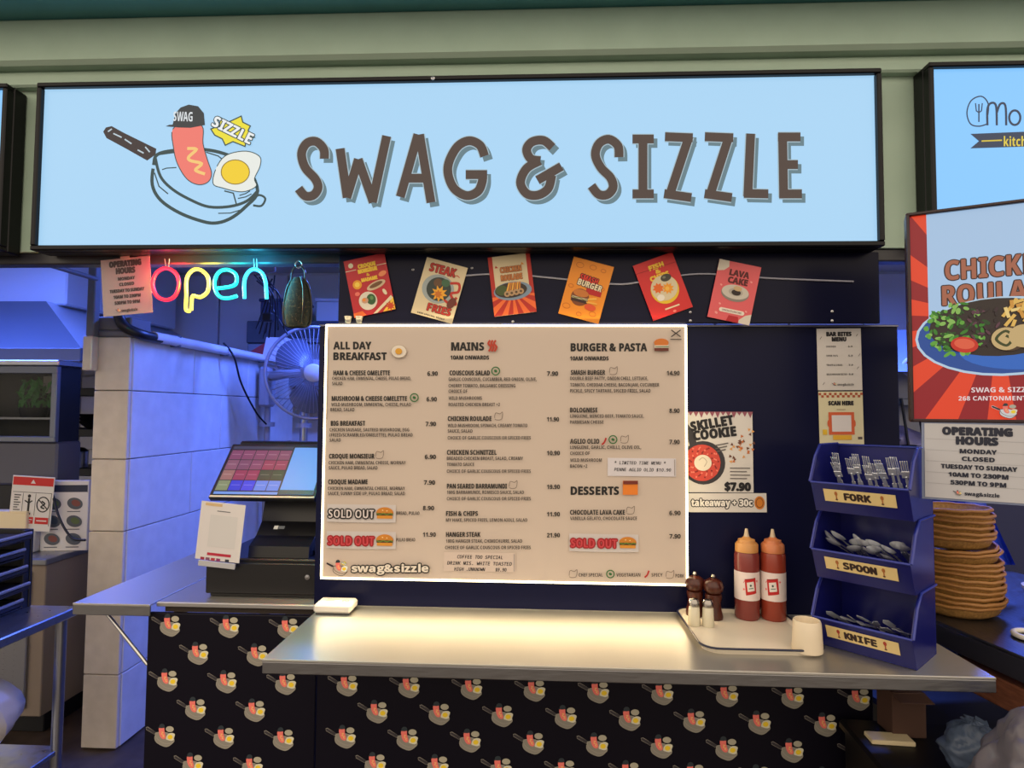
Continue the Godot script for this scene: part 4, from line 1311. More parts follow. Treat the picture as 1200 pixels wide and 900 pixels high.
		for i in 2:
			var row := []
			for j in 9:
				var t := j / 8.0
				row.append(Vector3((t - 0.5) * sw, (i - 0.5) * shh - 0.002 * sin(PI * t) * (1 - i), 0.0006 + (0.004 * absf(t - 0.5) if i == 0 else 0.0)))
			rows.append(row)
		part("paper", Shape.new().grid(rows).box(Vector3(0, 0, -0.0002), Vector3(sw * 0.98, shh * 0.9, 0.0008)), mat("sticker paper", Color(0.80, 0.77, 0.76), 0.5), s)
		var sp := sheet_print(sw, shh, 80.0, 0.0038)
		write(sp, "SOLD OUT", 2, 55, 10.5, 9.5, ik if k == 0 else red, null, 0.0, 1.5)
		sp.up()
		write(sp, "SOLD OUT", 2, 55, 10.5, 9.5, Color(0.84, 0.80, 0.79) if k == 0 else Color(0.78, 0.25, 0.28), null, 0.0, 0.0)
		sp.disc(Vector2(67.5, 9.0), 10, 6.5, Color(0.80, 0.50, 0.14))
		sp.up()
		sp.rect(58, 9.2, 77, 12.0, Color(0.28, 0.20, 0.10))
		sp.rect(58.5, 12.0, 76.5, 15.5, Color(0.84, 0.56, 0.18))
		sp.up()
		sp.line(v2([58, 9.4, 62, 11, 66, 9.4, 70, 11, 74, 9.4, 77, 10.6]), 1.2, Color(0.40, 0.50, 0.16))
		sp.disc(Vector2(65, 6), 0.9, 0.6, Color(0.95, 0.85, 0.6), 0.0, 8)
		sp.disc(Vector2(70, 6.6), 0.9, 0.6, Color(0.95, 0.85, 0.6), 0.0, 8)
		printed("print", sp, s)
	for k in 2:
		var q: Array = [[520.5, 604, 646.5, 670.5], [712, 792, 536.5, 558.5]][k]
		var ca := pz(q[0], q[2], zc)
		var cb := pz(q[1], q[3], zc)
		var s := thing("handwritten_note", ["pinkish handwritten note taped below the steak dish", "white handwritten note taped above the desserts heading"][k], "note", place(Vector3((ca.x + cb.x) * 0.5, (ca.y + cb.y) * 0.5, zc + 0.002)))
		var sw := cb.x - ca.x
		var shh := ca.y - cb.y
		part("paper", Shape.new().box(Vector3.ZERO, Vector3(sw, shh, 0.0014)), mat("note paper %d" % k, [Color(0.82, 0.75, 0.70), Color(0.84, 0.82, 0.84)][k], 0.6), s)
		var sp := sheet_print(sw, shh, 80.0, 0.0012)
		var lines: Array = [[["COFFEE TOO SPECIAL", 15, 66, 5], ["DRINK MIS. WHITE TOASTED", 4, 76, 12], ["HIGH .UNKNOWN", 12, 46, 18.5], ["$9.90", 58, 70, 18.5]], [["* LIMITED TIME MENU *", 8, 68, 5.5], ["PENNE AGLIO OLIO $10.90", 8, 74, 13.5]]][k]
		for t in lines:
			write(sp, t[0], t[1], t[2], t[3], 3.6, Color(0.10, 0.10, 0.14), mono, 0.0, 0.10, 0.15)
		printed("writing", sp, s)
		part("tape", Shape.new().box(Vector3(sw * 0.5 - 0.004, 0, 0.0012), Vector3(0.003, shh * 0.9, 0.0004)), mat("tape", Color(0.66, 0.62, 0.60), 0.3), s)


# ------------------------------------------------------------------ posters
func paper(called: String, label: String, cat: String, q: Array, z: float, m: Material, group := "") -> Array:      # corners TL TR BR BL in pixels on the plane z
	var c := []
	for i in 4:
		c.append(pz(q[i * 2], q[i * 2 + 1], z))
	var mid: Vector3 = (c[0] + c[1] + c[2] + c[3]) * 0.25
	var w: float = (c[0].distance_to(c[1]) + c[3].distance_to(c[2])) * 0.5
	var h: float = (c[0].distance_to(c[3]) + c[1].distance_to(c[2])) * 0.5
	var d: Vector3 = (c[1] - c[0]).normalized() + (c[2] - c[3]).normalized()
	var e: Vector3 = (c[0] - c[3]).normalized() + (c[1] - c[2]).normalized()
	var ang := (atan2(d.y, d.x) + atan2(-e.x, e.y)) * 0.5
	var o := thing(called, label, cat, Transform3D(Basis(Vector3.BACK, ang), mid), group)
	part("sheet", Shape.new().box(Vector3.ZERO, Vector3(w, h, 0.0016)), m, o)
	if group:
		part("foam_pad", Shape.new().box(Vector3(0, h * 0.3, -0.0045), Vector3(w * 0.5, 0.03, 0.0074)).box(Vector3(0, -h * 0.3, -0.0045), Vector3(w * 0.5, 0.03, 0.0074)), mat("foam pad", Color(0.3, 0.3, 0.32), 0.8), o)
	return [o, sheet_print(w, h), h / w * 100.0]


func wall_posters() -> void:
	var z := -1.8605
	var cream := mat("poster cream", Color(0.86, 0.79, 0.64), 0.5)
	var redm := mat("poster red", Color(0.74, 0.10, 0.14), 0.45)
	var orange := mat("poster orange", Color(0.93, 0.56, 0.07), 0.45)
	var coral := mat("poster coral", Color(0.88, 0.36, 0.38), 0.45)
	var yel := Color(0.96, 0.78, 0.22)
	var crm := Color(0.90, 0.84, 0.70)
	var grn := Color(0.20, 0.36, 0.18)
	var gr := "small dish posters on the dark header panel"
	# croque
	var t := paper("dish_poster", "red poster of a croque sandwich tilted on the header", "poster", [402, 307, 450, 296, 464, 363, 416, 371.5], z, redm, gr)
	var p: Print = t[1]
	p.disc(Vector2(15, 14), 6, 6, crm)
	p.line(v2([0, 26, 26, 26]), 1.4, crm)
	p.line(v2([76, 26, 100, 26]), 1.4, crm)
	write(p, "CROQUE", 32, 74, 20, 9, yel, null, 0.0, 0.8)
	write(p, "MONSIEUR", 30, 76, 32, 9, yel, null, 0.0, 0.8)
	write(p, "&", 48, 56, 43, 7, yel)
	write(p, "MADAME", 34, 72, 54, 8, yel, null, 0.0, 0.6)
	p.disc(Vector2(22, 62), 11, 11, Color(0.92, 0.62, 0.14))
	p.disc(Vector2(86, 48), 10, 6, Color(0.93, 0.55, 0.35), -0.3)
	p.disc(Vector2(66, 72), 24, 9, Color(0.83, 0.72, 0.58), -0.25)
	p.disc(Vector2(40, 105), 22, 22, Color(0.88, 0.84, 0.76))
	p.disc(Vector2(83, 92), 4, 8, crm, -0.4)
	p.disc(Vector2(18, 84), 6, 5, Color(0.93, 0.45, 0.38))
	p.poly(v2([46, t[2], 96, 103, 100, 110, 56, t[2]]), crm)
	p.poly(v2([70, t[2], 100, 108, 100, t[2]]), yel)
	p.poly(v2([0, 128, 22, 126, 30, t[2], 0, t[2]]), Color(0.93, 0.42, 0.16))
	p.up()
	p.disc(Vector2(22, 62), 6, 6, Color(0.97, 0.82, 0.3))
	p.disc(Vector2(66, 71), 17, 5, Color(0.45, 0.30, 0.16), -0.25)
	p.disc(Vector2(48, 103), 11, 13, grn)
	p.disc(Vector2(33, 103), 8, 7, Color(0.80, 0.62, 0.5))
	p.star(Vector2(90, 128), 13, 6, 8, Color(0.80, 0.25, 0.10))
	p.up()
	p.disc(Vector2(31, 101), 4, 4, Color(0.93, 0.55, 0.2))
	p.disc(Vector2(50, 100), 4, 5, Color(0.38, 0.55, 0.3))
	printed("print", p, t[0])
	# steak
	t = paper("dish_poster", "cream poster of steak and fries tilted on the header", "poster", [501, 301, 548.5, 314.5, 529.5, 378.5, 481, 367], z, cream, gr)
	p = t[1]
	var brick := Color(0.75, 0.20, 0.14)
	write(p, "STEAK", 14, 76, 20, 19, Color(0.40, 0.08, 0.08), null, 0.0, 1.6)
	write(p, "FRIES", 34, 90, 112, 17, Color(0.40, 0.08, 0.08), null, 0.0, 1.4)
	write(p, "SKIP SPECIAL MENU", 14, 80, 131, 4, Color(0.16, 0.12, 0.1))
	p.disc(Vector2(46, 66), 38, 34, Color(0.62, 0.66, 0.66))
	p.line(smooth(v2([70, 46, 90, 42, 94, 60, 78, 70, 96, 88, 90, 92])), 6, brick)
	p.line(smooth(v2([94, 74, 84, 92, 66, 84, 74, 68])), 6, brick)
	p.up()
	write(p, "STEAK", 14, 76, 20, 19, brick, null, 0.0, 0.4)
	write(p, "FRIES", 34, 90, 112, 17, brick, null, 0.0, 0.3)
	p.disc(Vector2(48, 66), 29, 28, Color(0.20, 0.24, 0.22))
	p.up()
	p.disc(Vector2(42, 52), 10, 10, Color(0.40, 0.28, 0.18))
	p.disc(Vector2(60, 48), 10, 9, Color(0.25, 0.40, 0.28))
	p.star(Vector2(52, 76), 20, 11, 9, Color(0.93, 0.66, 0.16))
	p.up()
	p.star(Vector2(50, 78), 11, 6, 7, Color(0.80, 0.44, 0.10))
	p.disc(Vector2(86, 90), 9, 14, Color(0.42, 0.18, 0.12), 0.4)
	p.line(v2([74, 26, 82, 24, 88, 28]), 1.5, brick)
	printed("print", p, t[0])
	# roulade
	t = paper("dish_poster", "small striped poster of chicken roulade pinned on the header", "poster", [572, 302, 620.5, 296, 629, 365, 579, 371.5], z, cream, gr)
	small_roulade(t[1], t[2])
	printed("print", t[1], t[0])
	# burger
	t = paper("dish_poster", "orange poster of a burger tilted on the header", "poster", [673, 301, 720, 313, 701, 379, 653.5, 367.5], z, orange, gr)
	p = t[1]
	var od := Color(0.80, 0.42, 0.05)
	for s in [[20, 16, 9], [52, 14, 8], [78, 16, 6], [14, 120, 9], [80, 124, 8], [48, 132, 6], [86, 60, 6], [12, 70, 6]]:
		p.ring(Vector2(s[0], s[1]), s[2], s[2] * 0.7, 1.6, od, 14)
	write(p, "SMASH", 28, 72, 44, 14, Color(0.20, 0.07, 0.05), null, 0.08, 2.0)
	write(p, "BURGER", 26, 86, 58, 14, Color(0.20, 0.07, 0.05), null, 0.08, 2.0)
	p.rect(50, 66, 88, 80, Color(0.72, 0.10, 0.10))
	p.disc(Vector2(40, 92), 22, 21, Color(0.50, 0.26, 0.10))
	p.star(Vector2(70, 98), 17, 8, 9, Color(0.93, 0.60, 0.14))
	p.up()
	write(p, "SMASH", 28, 72, 44, 14, Color(0.88, 0.20, 0.12), null, 0.08, 0.3)
	write(p, "BURGER", 26, 86, 58, 14, Color(0.92, 0.86, 0.72), null, 0.08, 0.4)
	p.disc(Vector2(40, 82), 19, 9, Color(0.78, 0.46, 0.18))
	p.rect(20, 92, 60, 97, Color(0.78, 0.70, 0.60))
	p.rect(20, 97, 60, 104, Color(0.22, 0.12, 0.08))
	p.disc(Vector2(70, 110), 14, 8, Color(0.86, 0.32, 0.14))
	p.up()
	p.line(v2([20, 94, 30, 96, 40, 93, 50, 96, 60, 94]), 2, Color(0.45, 0.5, 0.2))
	p.line(v2([60, 92, 80, 86]), 3, Color(0.97, 0.78, 0.35))
	p.line(v2([58, 100, 84, 98]), 3, Color(0.97, 0.72, 0.3))
	printed("print", p, t[0])
	# fish
	t = paper("dish_poster", "bright red poster of fish with yellow letters on the header", "poster", [741, 311.5, 787.5, 295.5, 812, 359.5, 766, 376], z, mat("poster bright red", Color(0.82, 0.12, 0.12), 0.45), gr)
	p = t[1]
	write(p, "FISH", 34, 70, 20, 11, yel, null, 0.0, 0.9)
	write(p, "&", 46, 58, 33, 9, yel, null, 0.0, 0.6)
	write(p, "CHIPS", 28, 74, 46, 11, yel, null, 0.0, 0.9)
	p.disc(Vector2(52, 80), 34, 35, Color(0.92, 0.76, 0.16))
	p.line(v2([36, 126, 72, 126]), 3.5, Color(0.92, 0.84, 0.7))
	p.disc(Vector2(56, 137), 4, 3, Color(0.95, 0.5, 0.45))
	p.line(v2([0, 22, 100, 26]), 1.0, Color(0.58, 0.06, 0.08))
	p.up()
	p.disc(Vector2(52, 76), 32, 31, Color(0.86, 0.80, 0.66))
	p.up()
	p.star(Vector2(38, 72), 14, 9, 8, Color(0.90, 0.42, 0.12))
	p.star(Vector2(60, 80), 15, 9, 9, Color(0.95, 0.62, 0.14))
	p.disc(Vector2(64, 54), 13, 9, Color(0.26, 0.24, 0.20))
	p.disc(Vector2(36, 96), 9, 8, Color(0.93, 0.90, 0.84))
	p.up()
	p.disc(Vector2(58, 80), 5, 5, Color(0.97, 0.75, 0.3))
	p.disc(Vector2(60, 52), 4, 3, Color(0.5, 0.5, 0.42))
	printed("print", p, t[0])
	# lava cake
	t = paper("dish_poster", "pink poster of lava cake on a white plate", "poster", [844, 303.5, 892, 313.5, 878, 381, 828, 371.5], z, coral, gr)
	p = t[1]
	p.poly(v2([0, 0, 24, 0, 26, 14, 16, 24, 0, 28]), Color(0.86, 0.82, 0.76))
	p.poly(v2([100, t[2], 72, t[2], 74, 134, 86, 122, 100, 116]), Color(0.86, 0.82, 0.76))
	write(p, "LAVA", 30, 76, 26, 14, Color(0.36, 0.08, 0.08), null, 0.0, 0.8)
	write(p, "CAKE", 30, 76, 44, 14, Color(0.36, 0.08, 0.08), null, 0.0, 0.8)
	p.disc(Vector2(52, 74), 33, 20, Color(0.55, 0.52, 0.48))
	p.rect(28, 113, 78, 123, Color(0.93, 0.88, 0.82))
	p.disc(Vector2(28, 118), 5, 5, Color(0.93, 0.88, 0.82))
	p.disc(Vector2(78, 118), 5, 5, Color(0.93, 0.88, 0.82))
	p.poly(v2([48, 128, 70, 128, 74, 142, 44, 142]), Color(0.72, 0.10, 0.14))
	for s in [[22, 105, 3], [86, 112, 3], [18, 128, 4], [84, 40, 3], [16, 60, 3]]:
		p.disc(Vector2(s[0], s[1]), s[2], s[2] * 0.7, Color(0.95, 0.62, 0.60), 0.5, 10)
	p.up()
	p.disc(Vector2(52, 71), 32, 17, Color(0.80, 0.77, 0.72))
	write(p, "CHOCOLATE LAVA CAKE", 30, 76, 118, 4, Color(0.36, 0.2, 0.18))
	p.up()
	p.disc(Vector2(53, 71), 17, 9, Color(0.70, 0.67, 0.62))
	p.up()
	p.disc(Vector2(54, 72), 11, 7, Color(0.16, 0.09, 0.07))
	p.up()
	p.disc(Vector2(56, 62), 10, 6, Color(0.80, 0.68, 0.50))
	printed("print", p, t[0])

	# posters on the dark panel beside the board
	var zp := -1.9025
	var pale := mat("poster pale", Color(0.82, 0.80, 0.78), 0.5)
	var black := Color(0.09, 0.08, 0.10)
	t = paper("skillet_poster", "white poster of a skillet cookie with price on the navy panel", "poster", [806.5, 482.5, 881.5, 482.5, 883, 577, 806.5, 577], zp, pale, "")
	p = t[1]
	for k in 12:
		p.poly(v2([k * 8.4, 0, k * 8.4 + 8.4, 0, k * 8.4 + 4.2, 6 + (k % 3) * 2]), Color(0.55, 0.30, 0.36))
	p.poly(v2([4, 60, 0, 44, 0, 20, 8, 30, 14, 52]), Color(0.20, 0.19, 0.21))
	p.disc(Vector2(23, 80), 34, 34, Color(0.20, 0.19, 0.21))
	for k in 46:
		var q := Vector2(66 + rng.randf() * 33, 30 + rng.randf() * 48)
		if q.y > 78 - (q.x - 60) * 0.2 or q.y < 60 - (q.x - 60) * 0.9:
			continue
		p.poly([q, q + Vector2(5, 1).rotated(k), q + Vector2(2, 5).rotated(k)], [Color(0.76, 0.42, 0.18), Color(0.40, 0.22, 0.14), Color(0.85, 0.62, 0.36)][k % 3])
	write(p, "SKILLET", 4, 70, 18, 14, black, null, -0.17, 0.9)
	write(p, "COOKIE", 8, 74, 34, 14, black, null, -0.12, 0.9)
	write(p, "$7.90", 56, 95, 117, 12, black, null, 0.0, 0.9)
	for k in 4:
		p.line(v2([64, 88 + k * 5.4, 95 - (k % 2) * 5, 88 + k * 5.4]), 1.6, Color(0.4, 0.38, 0.38))
	for k in 3:
		p.line(v2([42, 53 + k * 5, 62 - k * 2, 49 + k * 5]), 1.8, Color(0.35, 0.33, 0.33))
	p.up()
	p.disc(Vector2(21, 80), 28.5, 28.5, Color(0.78, 0.27, 0.22))
	p.up()
	for k in 50:
		var q := Vector2(21, 80) + Vector2.from_angle(k * 2.4) * (15 + (k * 7 % 12))
		p.disc(q, 1.6, 1.2, [Color(0.50, 0.14, 0.12), Color(0.90, 0.50, 0.42)][k % 2], k, 7)
	p.up()
	p.disc(Vector2(22, 80), 13.5, 12.5, Color(0.88, 0.84, 0.76))
	p.up()
	p.line(smooth(v2([16, 76, 22, 72, 28, 78, 24, 86])), 1.2, Color(0.70, 0.64, 0.56))
	printed("print", p, t[0])
	t = paper("takeaway_strip", "white paper strip with outlined takeaway lettering and orange tag", "notice", [806.5, 578.5, 898, 577.5, 898.5, 600, 806.5, 600.5], zp, pale, "")
	p = t[1]
	var one: float = t[2] * 0.5
	write(p, "takeaway + 30c", 4, 82, one, 8.5, black, null, 0.0, 1.6)
	p.disc(Vector2(91, one), 6.5, 8.5, Color(0.80, 0.48, 0.14))
	p.up()
	write(p, "takeaway + 30c", 4, 82, one, 8.5, Color(0.90, 0.88, 0.85), null, 0.0, 0.3)
	p.ring(Vector2(91, one), 4.5, 6, 1.0, Color(0.50, 0.26, 0.08), 14)
	printed("print", p, t[0])
	t = paper("bites_menu", "white paper bar bites menu above the chequered card", "menu", [956.5, 385, 1008, 385, 1011, 457.5, 959, 457], zp, pale, "")
	p = t[1]
	write(p, "BAR BITES", 22, 78, 13, 9, black, null, 0.0, 0.8)
	write(p, "MENU", 34, 66, 25, 9, black, null, 0.0, 0.8)
	for k in 4:
		write(p, ["CHICKEN", "TATER TOTS", "TRUFFLE FRIES", "MUSHROOM BITES"][k], 20, [42, 46, 56, 66][k], 42 + k * 21.5, 4.0, Color(0.25, 0.24, 0.24))
		write(p, ["6.9", "5.9", "7.9", "8.9"][k], 70, 80, 42 + k * 21.5, 4.0, Color(0.25, 0.24, 0.24))
	emblem(p, Vector2(36, 129), 0.010, Color(0.6, 0.56, 0.54), Color(0.3, 0.28, 0.28), false)
	write(p, "swag&sizzle", 43, 80, 130, 5, Color(0.3, 0.3, 0.3))
	for s in [[90, 16], [94, 62], [8, 22], [90, 92], [12, 128]]:
		p.line(v2([s[0] - 2, s[1] + 3, s[0] + 2, s[1] - 3]), 1.2, Color(0.4, 0.38, 0.36))
	printed("print", p, t[0])
	t = paper("scan_card", "cream card with chequered bands and an orange frame for scanning", "card", [959, 459, 1010.5, 458.5, 1013, 533, 961, 533], zp, mat("scan card cream", Color(0.83, 0.80, 0.66), 0.5), "")
	p = t[1]
	var chk := Color(0.66, 0.30, 0.18)
	for row in 2:
		for k in 17:
			for j in 2:
				if (k + j) % 2 == 0:
					p.rect(k * 5.9, 3 + j * 5.5 + row * (t[2] - 19), minf(100, k * 5.9 + 5.9), 8.5 + j * 5.5 + row * (t[2] - 19), chk)
	write(p, "SCAN HERE", 22, 78, 27, 9, black, null, 0.0, 0.7)
	p.rect(21, 48, 79, 100, Color(0.80, 0.36, 0.20))
	p.disc(Vector2(21, 74), 3, 8, Color(0.80, 0.36, 0.20))
	p.disc(Vector2(79, 74), 3, 8, Color(0.80, 0.36, 0.20))
	p.rect(30, 101, 72, 112, Color(0.86, 0.66, 0.16))
	p.rect(7, 88, 17, 100, Color(0.86, 0.70, 0.16))
	p.rect(86, 105, 96, 111, Color(0.35, 0.3, 0.28))
	p.line(v2([40, 42, 60, 42]), 1.2, Color(0.5, 0.4, 0.35))
	p.up()
	p.rect(28, 55, 72, 93, Color(0.84, 0.82, 0.82))
	printed("print", p, t[0])


func small_roulade(p: Print, hh: float) -> void:
	var deep := Color(0.72, 0.16, 0.10)
	p.rect(0, 0, 10, hh, deep)
	p.rect(90, 0, 100, hh, deep)
	p.rect(0, hh * 0.68, 100, hh, deep)
	p.up()
	for k in 7:
		var a0 := PI * (k + 0.2) / 7.0
		var a1 := PI * (k + 0.7) / 7.0
		var c := Vector2(50, hh * 0.62)
		var poly := PackedVector2Array([c, c + Vector2.from_angle(a0) * 110, c + Vector2.from_angle(a1) * 110])
		for s in Geometry2D.intersect_polygons(poly, PackedVector2Array([Vector2(0, hh * 0.68), Vector2(100, hh * 0.68), Vector2(100, hh), Vector2(0, hh)])):
			p.poly(Array(s), Color(0.93, 0.42, 0.18))
	write(p, "CHICKEN", 26, 76, 34, 13, Color(0.45, 0.20, 0.10), null, 0.0, 1.2)
	write(p, "ROULADE", 26, 76, 53, 13, Color(0.45, 0.20, 0.10), null, 0.0, 1.2)
	p.disc(Vector2(50, 86), 45, 22, Color(0.50, 0.58, 0.66))
	p.poly(v2([16, 22, 22, 28, 14, 28]), deep)
	p.poly(v2([78, 20, 84, 26, 76, 26]), Color(0.85, 0.55, 0.2))
	p.up()
	write(p, "CHICKEN", 26, 76, 34, 13, Color(0.82, 0.52, 0.26), null, 0.0, 0.2)
	write(p, "ROULADE", 26, 76, 53, 13, Color(0.82, 0.52, 0.26), null, 0.0, 0.2)
	p.disc(Vector2(46, 84), 38, 18, Color(0.22, 0.17, 0.14))
	p.up()
	p.disc(Vector2(24, 82), 14, 12, Color(0.28, 0.34, 0.16))
	for k in 6:
		p.line(v2([36 + k * 6, 88, 44 + k * 5, 66]), 4, [Color(0.92, 0.66, 0.26), Color(0.80, 0.50, 0.18)][k % 2])
	p.up()
	for k in 4:
		p.disc(Vector2(36 + k * 11, 92 - k), 7, 7, Color(0.72, 0.58, 0.42))
	p.up()
	for k in 4:
		p.disc(Vector2(36 + k * 11, 92 - k), 3, 3, Color(0.36, 0.28, 0.18))


# ------------------------------------------------------------------ till, card reader, fan, pouch, paper
func left_things() -> void:
	var black := mat("black plastic", Color(0.055, 0.052, 0.06), 0.35)
	var white := mat("white plastic case", Color(0.88, 0.86, 0.82), 0.35)
	var o := thing("cash_drawer", "wide black cash drawer under the till screen", "cash drawer", place(Vector3(-0.855, COUNTER, -2.14)))
	part("case", Shape.new().box(Vector3(0, 0.066, -0.005), Vector3(0.43, 0.112, 0.36), 0.004), black, o)
	part("drawer_front", Shape.new().box(Vector3(0, 0.062, 0.181), Vector3(0.424, 0.098, 0.012), 0.003), mat("black drawer front", Color(0.075, 0.07, 0.08), 0.4), o)
	part("foot_rail", Shape.new().box(Vector3(0, 0.005, 0.0), Vector3(0.41, 0.010, 0.34), 0.002), black, o)
	part("lock", Shape.new().lathe([Vector2(0.008, 0), Vector2(0.008, 0.003), Vector2(0, 0.004)], 12, Transform3D(Basis(Vector3.RIGHT, PI / 2), Vector3(0.12, 0.07, 0.187))), mat("zinc screw", Color.WHITE), o)

	# till terminal: base, neck, leaning screen, rear display
	o = thing("till_terminal", "touch screen till with coloured product buttons leaning on a black base", "till", place(Vector3(-0.905, 1.0723, -2.10)))
	var prof := []
	for s in [[-0.10, 0.0], [0.115, 0.0], [0.11, 0.035], [0.06, 0.06], [0.02, 0.10], [-0.01, 0.20], [-0.08, 0.24], [-0.10, 0.20]]:
		prof.append(Vector2(s[0], s[1]))
	part("base", Shape.new().prism(PackedVector2Array(prof), -0.10, 0.10, Transform3D(Basis(Vector3.UP, -PI / 2), Vector3(0.06, 0, 0))), black, o)
	part("foot", Shape.new().lathe([Vector2(0, 0.0), Vector2(0.10, 0.0), Vector2(0.105, 0.015), Vector2(0.09, 0.035), Vector2(0.03, 0.05), Vector2(0, 0.05)], 28, place(Vector3(0.06, 0, 0.045)), 1.1, 0.6), black, o)
	var lab := sheet_print(0.05, 0.03, 50.0, 0.0)
	lab.to = func(q: Vector2) -> Vector2: return Vector2(q.x * 0.001, -q.y * 0.001)
	lab.rect(0, 0, 14, 13, Color(0.80, 0.80, 0.78))
	lab.rect(16, 1, 36, 12, Color(0.38, 0.40, 0.42))
	var tilt := -0.74
	var st := Transform3D(Basis(Vector3.RIGHT, tilt), Vector3(-0.005, 0.275, 0.03))
	var scr := part("screen_housing", Shape.new().box(Vector3(0, 0, -0.012), Vector3(0.362, 0.232, 0.022), 0.005, st), black, o)
	part("bottom_bezel", Shape.new().box(Vector3(0, -0.110, 0.0005), Vector3(0.352, 0.007, 0.003), 0.001, st), mat("pale bezel", Color(0.82, 0.79, 0.72), 0.3), scr)
	var p := sheet_print(0.342, 0.21, 100.0, 0.0012)
	p.rect(0, 0, 100, 61, Color(0.10, 0.12, 0.20))
	p.up()
	var pink := Color(0.50, 0.27, 0.42)
	var rose := Color(0.56, 0.20, 0.36)
	var cols := [[pink, pink, pink, pink, pink], [Color(0.52, 0.33, 0.44), Color(0.46, 0.28, 0.42), pink, rose, rose], [Color(0.60, 0.42, 0.42), rose, rose, Color(0.10, 0.24, 0.22), Color(0.10, 0.26, 0.22)], [Color(0.50, 0.55, 0.42), Color(0.13, 0.22, 0.85), Color(0.16, 0.26, 0.90), Color(0.33, 0.52, 0.92), Color(0.33, 0.52, 0.92)]]
	for r in 4:
		for c in 5:
			p.rect(1.5 + c * 12.6, 6.5 + r * 12.6, 13.4 + c * 12.6, 18.3 + r * 12.6, cols[r][c])
	p.rect(65.5, 2.5, 99, 60, Color(0.42, 0.64, 0.97))
	p.rect(1.5, 57.5, 64.5, 60.5, Color(0.42, 0.60, 0.92))
	p.rect(1.5, 1.5, 64, 5, Color(0.20, 0.24, 0.36))
	p.up()
	for r in 4:
		for c in 5:
			p.line(v2([3 + c * 12.6, 12 + r * 12.6, 11.5 + c * 12.6, 12 + r * 12.6]), 0.9, Color(cols[r][c]).lightened(0.25))
	p.rect(65.5, 55, 99, 60, Color(0.14, 0.30, 0.34))
	var sp := printed("lit_screen_print", p, scr, 0.85)
	sp.transform = st
	part("rear_display", Shape.new().box(Vector3(0.02, 0.348, -0.12), Vector3(0.40, 0.035, 0.06), 0.006), black, o)
	var lb := printed("maker_label", lab, o)
	lb.transform = Transform3D(Basis(Vector3.RIGHT, -0.7), Vector3(0.025, 0.094, 0.068))
	area("till_screen_glow", o.transform * (st * Vector3(0, 0, 0.012)), st.basis * Vector3.BACK, Vector2(0.33, 0.2), Color(0.62, 0.72, 1.0), 0.012)

	# payment card hung on the till
	var t := paper("payment_card", "white payment card with blank code square hanging from the till screen", "card", [239, 592, 293, 588, 275.5, 658, 226, 655], -1.935, mat("glossy card", Color(0.84, 0.82, 0.82), 0.3))
	p = t[1]
	p.rect(24, 28, 86, 98, Color(0.80, 0.79, 0.79))
	p.rect(26, 111, 80, 117, Color(0.70, 0.14, 0.24))
	for k in 5:
		p.rect(12 + k * 12 + (8 if k > 3 else 0), 122, 21 + k * 12 + (8 if k > 3 else 0), 128, [Color(0.6, 0.15, 0.25), Color(0.5, 0.3, 0.4), Color(0.7, 0.2, 0.25), Color(0.55, 0.2, 0.4), Color(0.2, 0.2, 0.24)][k])
	p.line(v2([38, 19, 68, 19]), 2, Color(0.4, 0.4, 0.42))
	p.rect(10, 3, 48, 9, Color(0.80, 0.68, 0.50))
	printed("print", p, t[0])
	part("holder", Shape.new().box(Vector3(0, -0.104, -0.001), Vector3(0.12, 0.018, 0.006), 0.001), mat("clear acrylic stand", Color.WHITE), t[0])

	# card reader on the counter corner
	o = thing("card_reader", "small white payment reader lying at the back of the serving counter", "card reader", place(Vector3(-0.606, COUNTER, -1.845)))
	part("body", Shape.new().box(Vector3(0, 0.018, 0), Vector3(0.112, 0.026, 0.075), 0.006), white, o)
	part("foot", Shape.new().box(Vector3(0, 0.003, 0), Vector3(0.10, 0.006, 0.065), 0.001), mat("grey rubber", Color(0.25, 0.24, 0.24), 0.6), o)
	p = sheet_print(0.112, 0.075, 100.0, 0.0)
	p.line(v2([22, 20, 56, 20]), 4, Color(0.62, 0.56, 0.50))
	p.line(v2([22, 30, 44, 30]), 3, Color(0.66, 0.60, 0.54))
	p.ring(Vector2(76, 32), 8, 8, 2.4, Color(0.60, 0.54, 0.48))
	p.line(v2([72, 28, 80, 36]), 2, Color(0.60, 0.54, 0.48))
	printed("print", p, o).transform = Transform3D(Basis(Vector3.RIGHT, -PI / 2), Vector3(0, 0.0314, 0))

	# paper with opening hours under the lintel
	t = paper("hours_notice", "grey paper opening-hours notice hanging beside the glowing letters", "notice", [113.5, 303, 173.5, 303, 181, 368.5, 126, 368], -1.874, mat("grey paper", Color(0.60, 0.58, 0.60), 0.6))
	p = t[1]
	hours_text(p, t[2], Color(0.22, 0.20, 0.22))
	printed("print", p, t[0])
	part("tape", Shape.new().box(Vector3(0, t[2] * 0.0008, 0.001), Vector3(0.03, 0.012, 0.0006)), mat("tape", Color(0.66, 0.62, 0.60), 0.3), t[0])

	# patterned pouch on a ring
	var c := pz(349, 354, -1.865)
	o = thing("hanging_pouch", "dark camouflage patterned pouch hanging on a ring from the lintel", "pouch", place(c))
	var g := []
	for i in 13:
		var row := []
		var tt := i / 12.0
		for j in 21:
			var a := TAU * j / 20.0
			var wdt := 0.046 * pow(sin(PI * clampf(tt * 0.86 + 0.10, 0, 1)), 0.38) * lerpf(1.05, 0.72, tt)
			row.append(Vector3(cos(a) * wdt, -0.078 + tt * 0.155, sin(a) * wdt * 0.42))
		g.append(row)
	var camo := mat("camouflage cloth", Color.WHITE, 0.8)
	var nt := noise_tex(noise(0.035, FastNoiseLite.TYPE_CELLULAR, 2, 9), Color.BLACK, Color.WHITE, 256)
	var gr := Gradient.new()
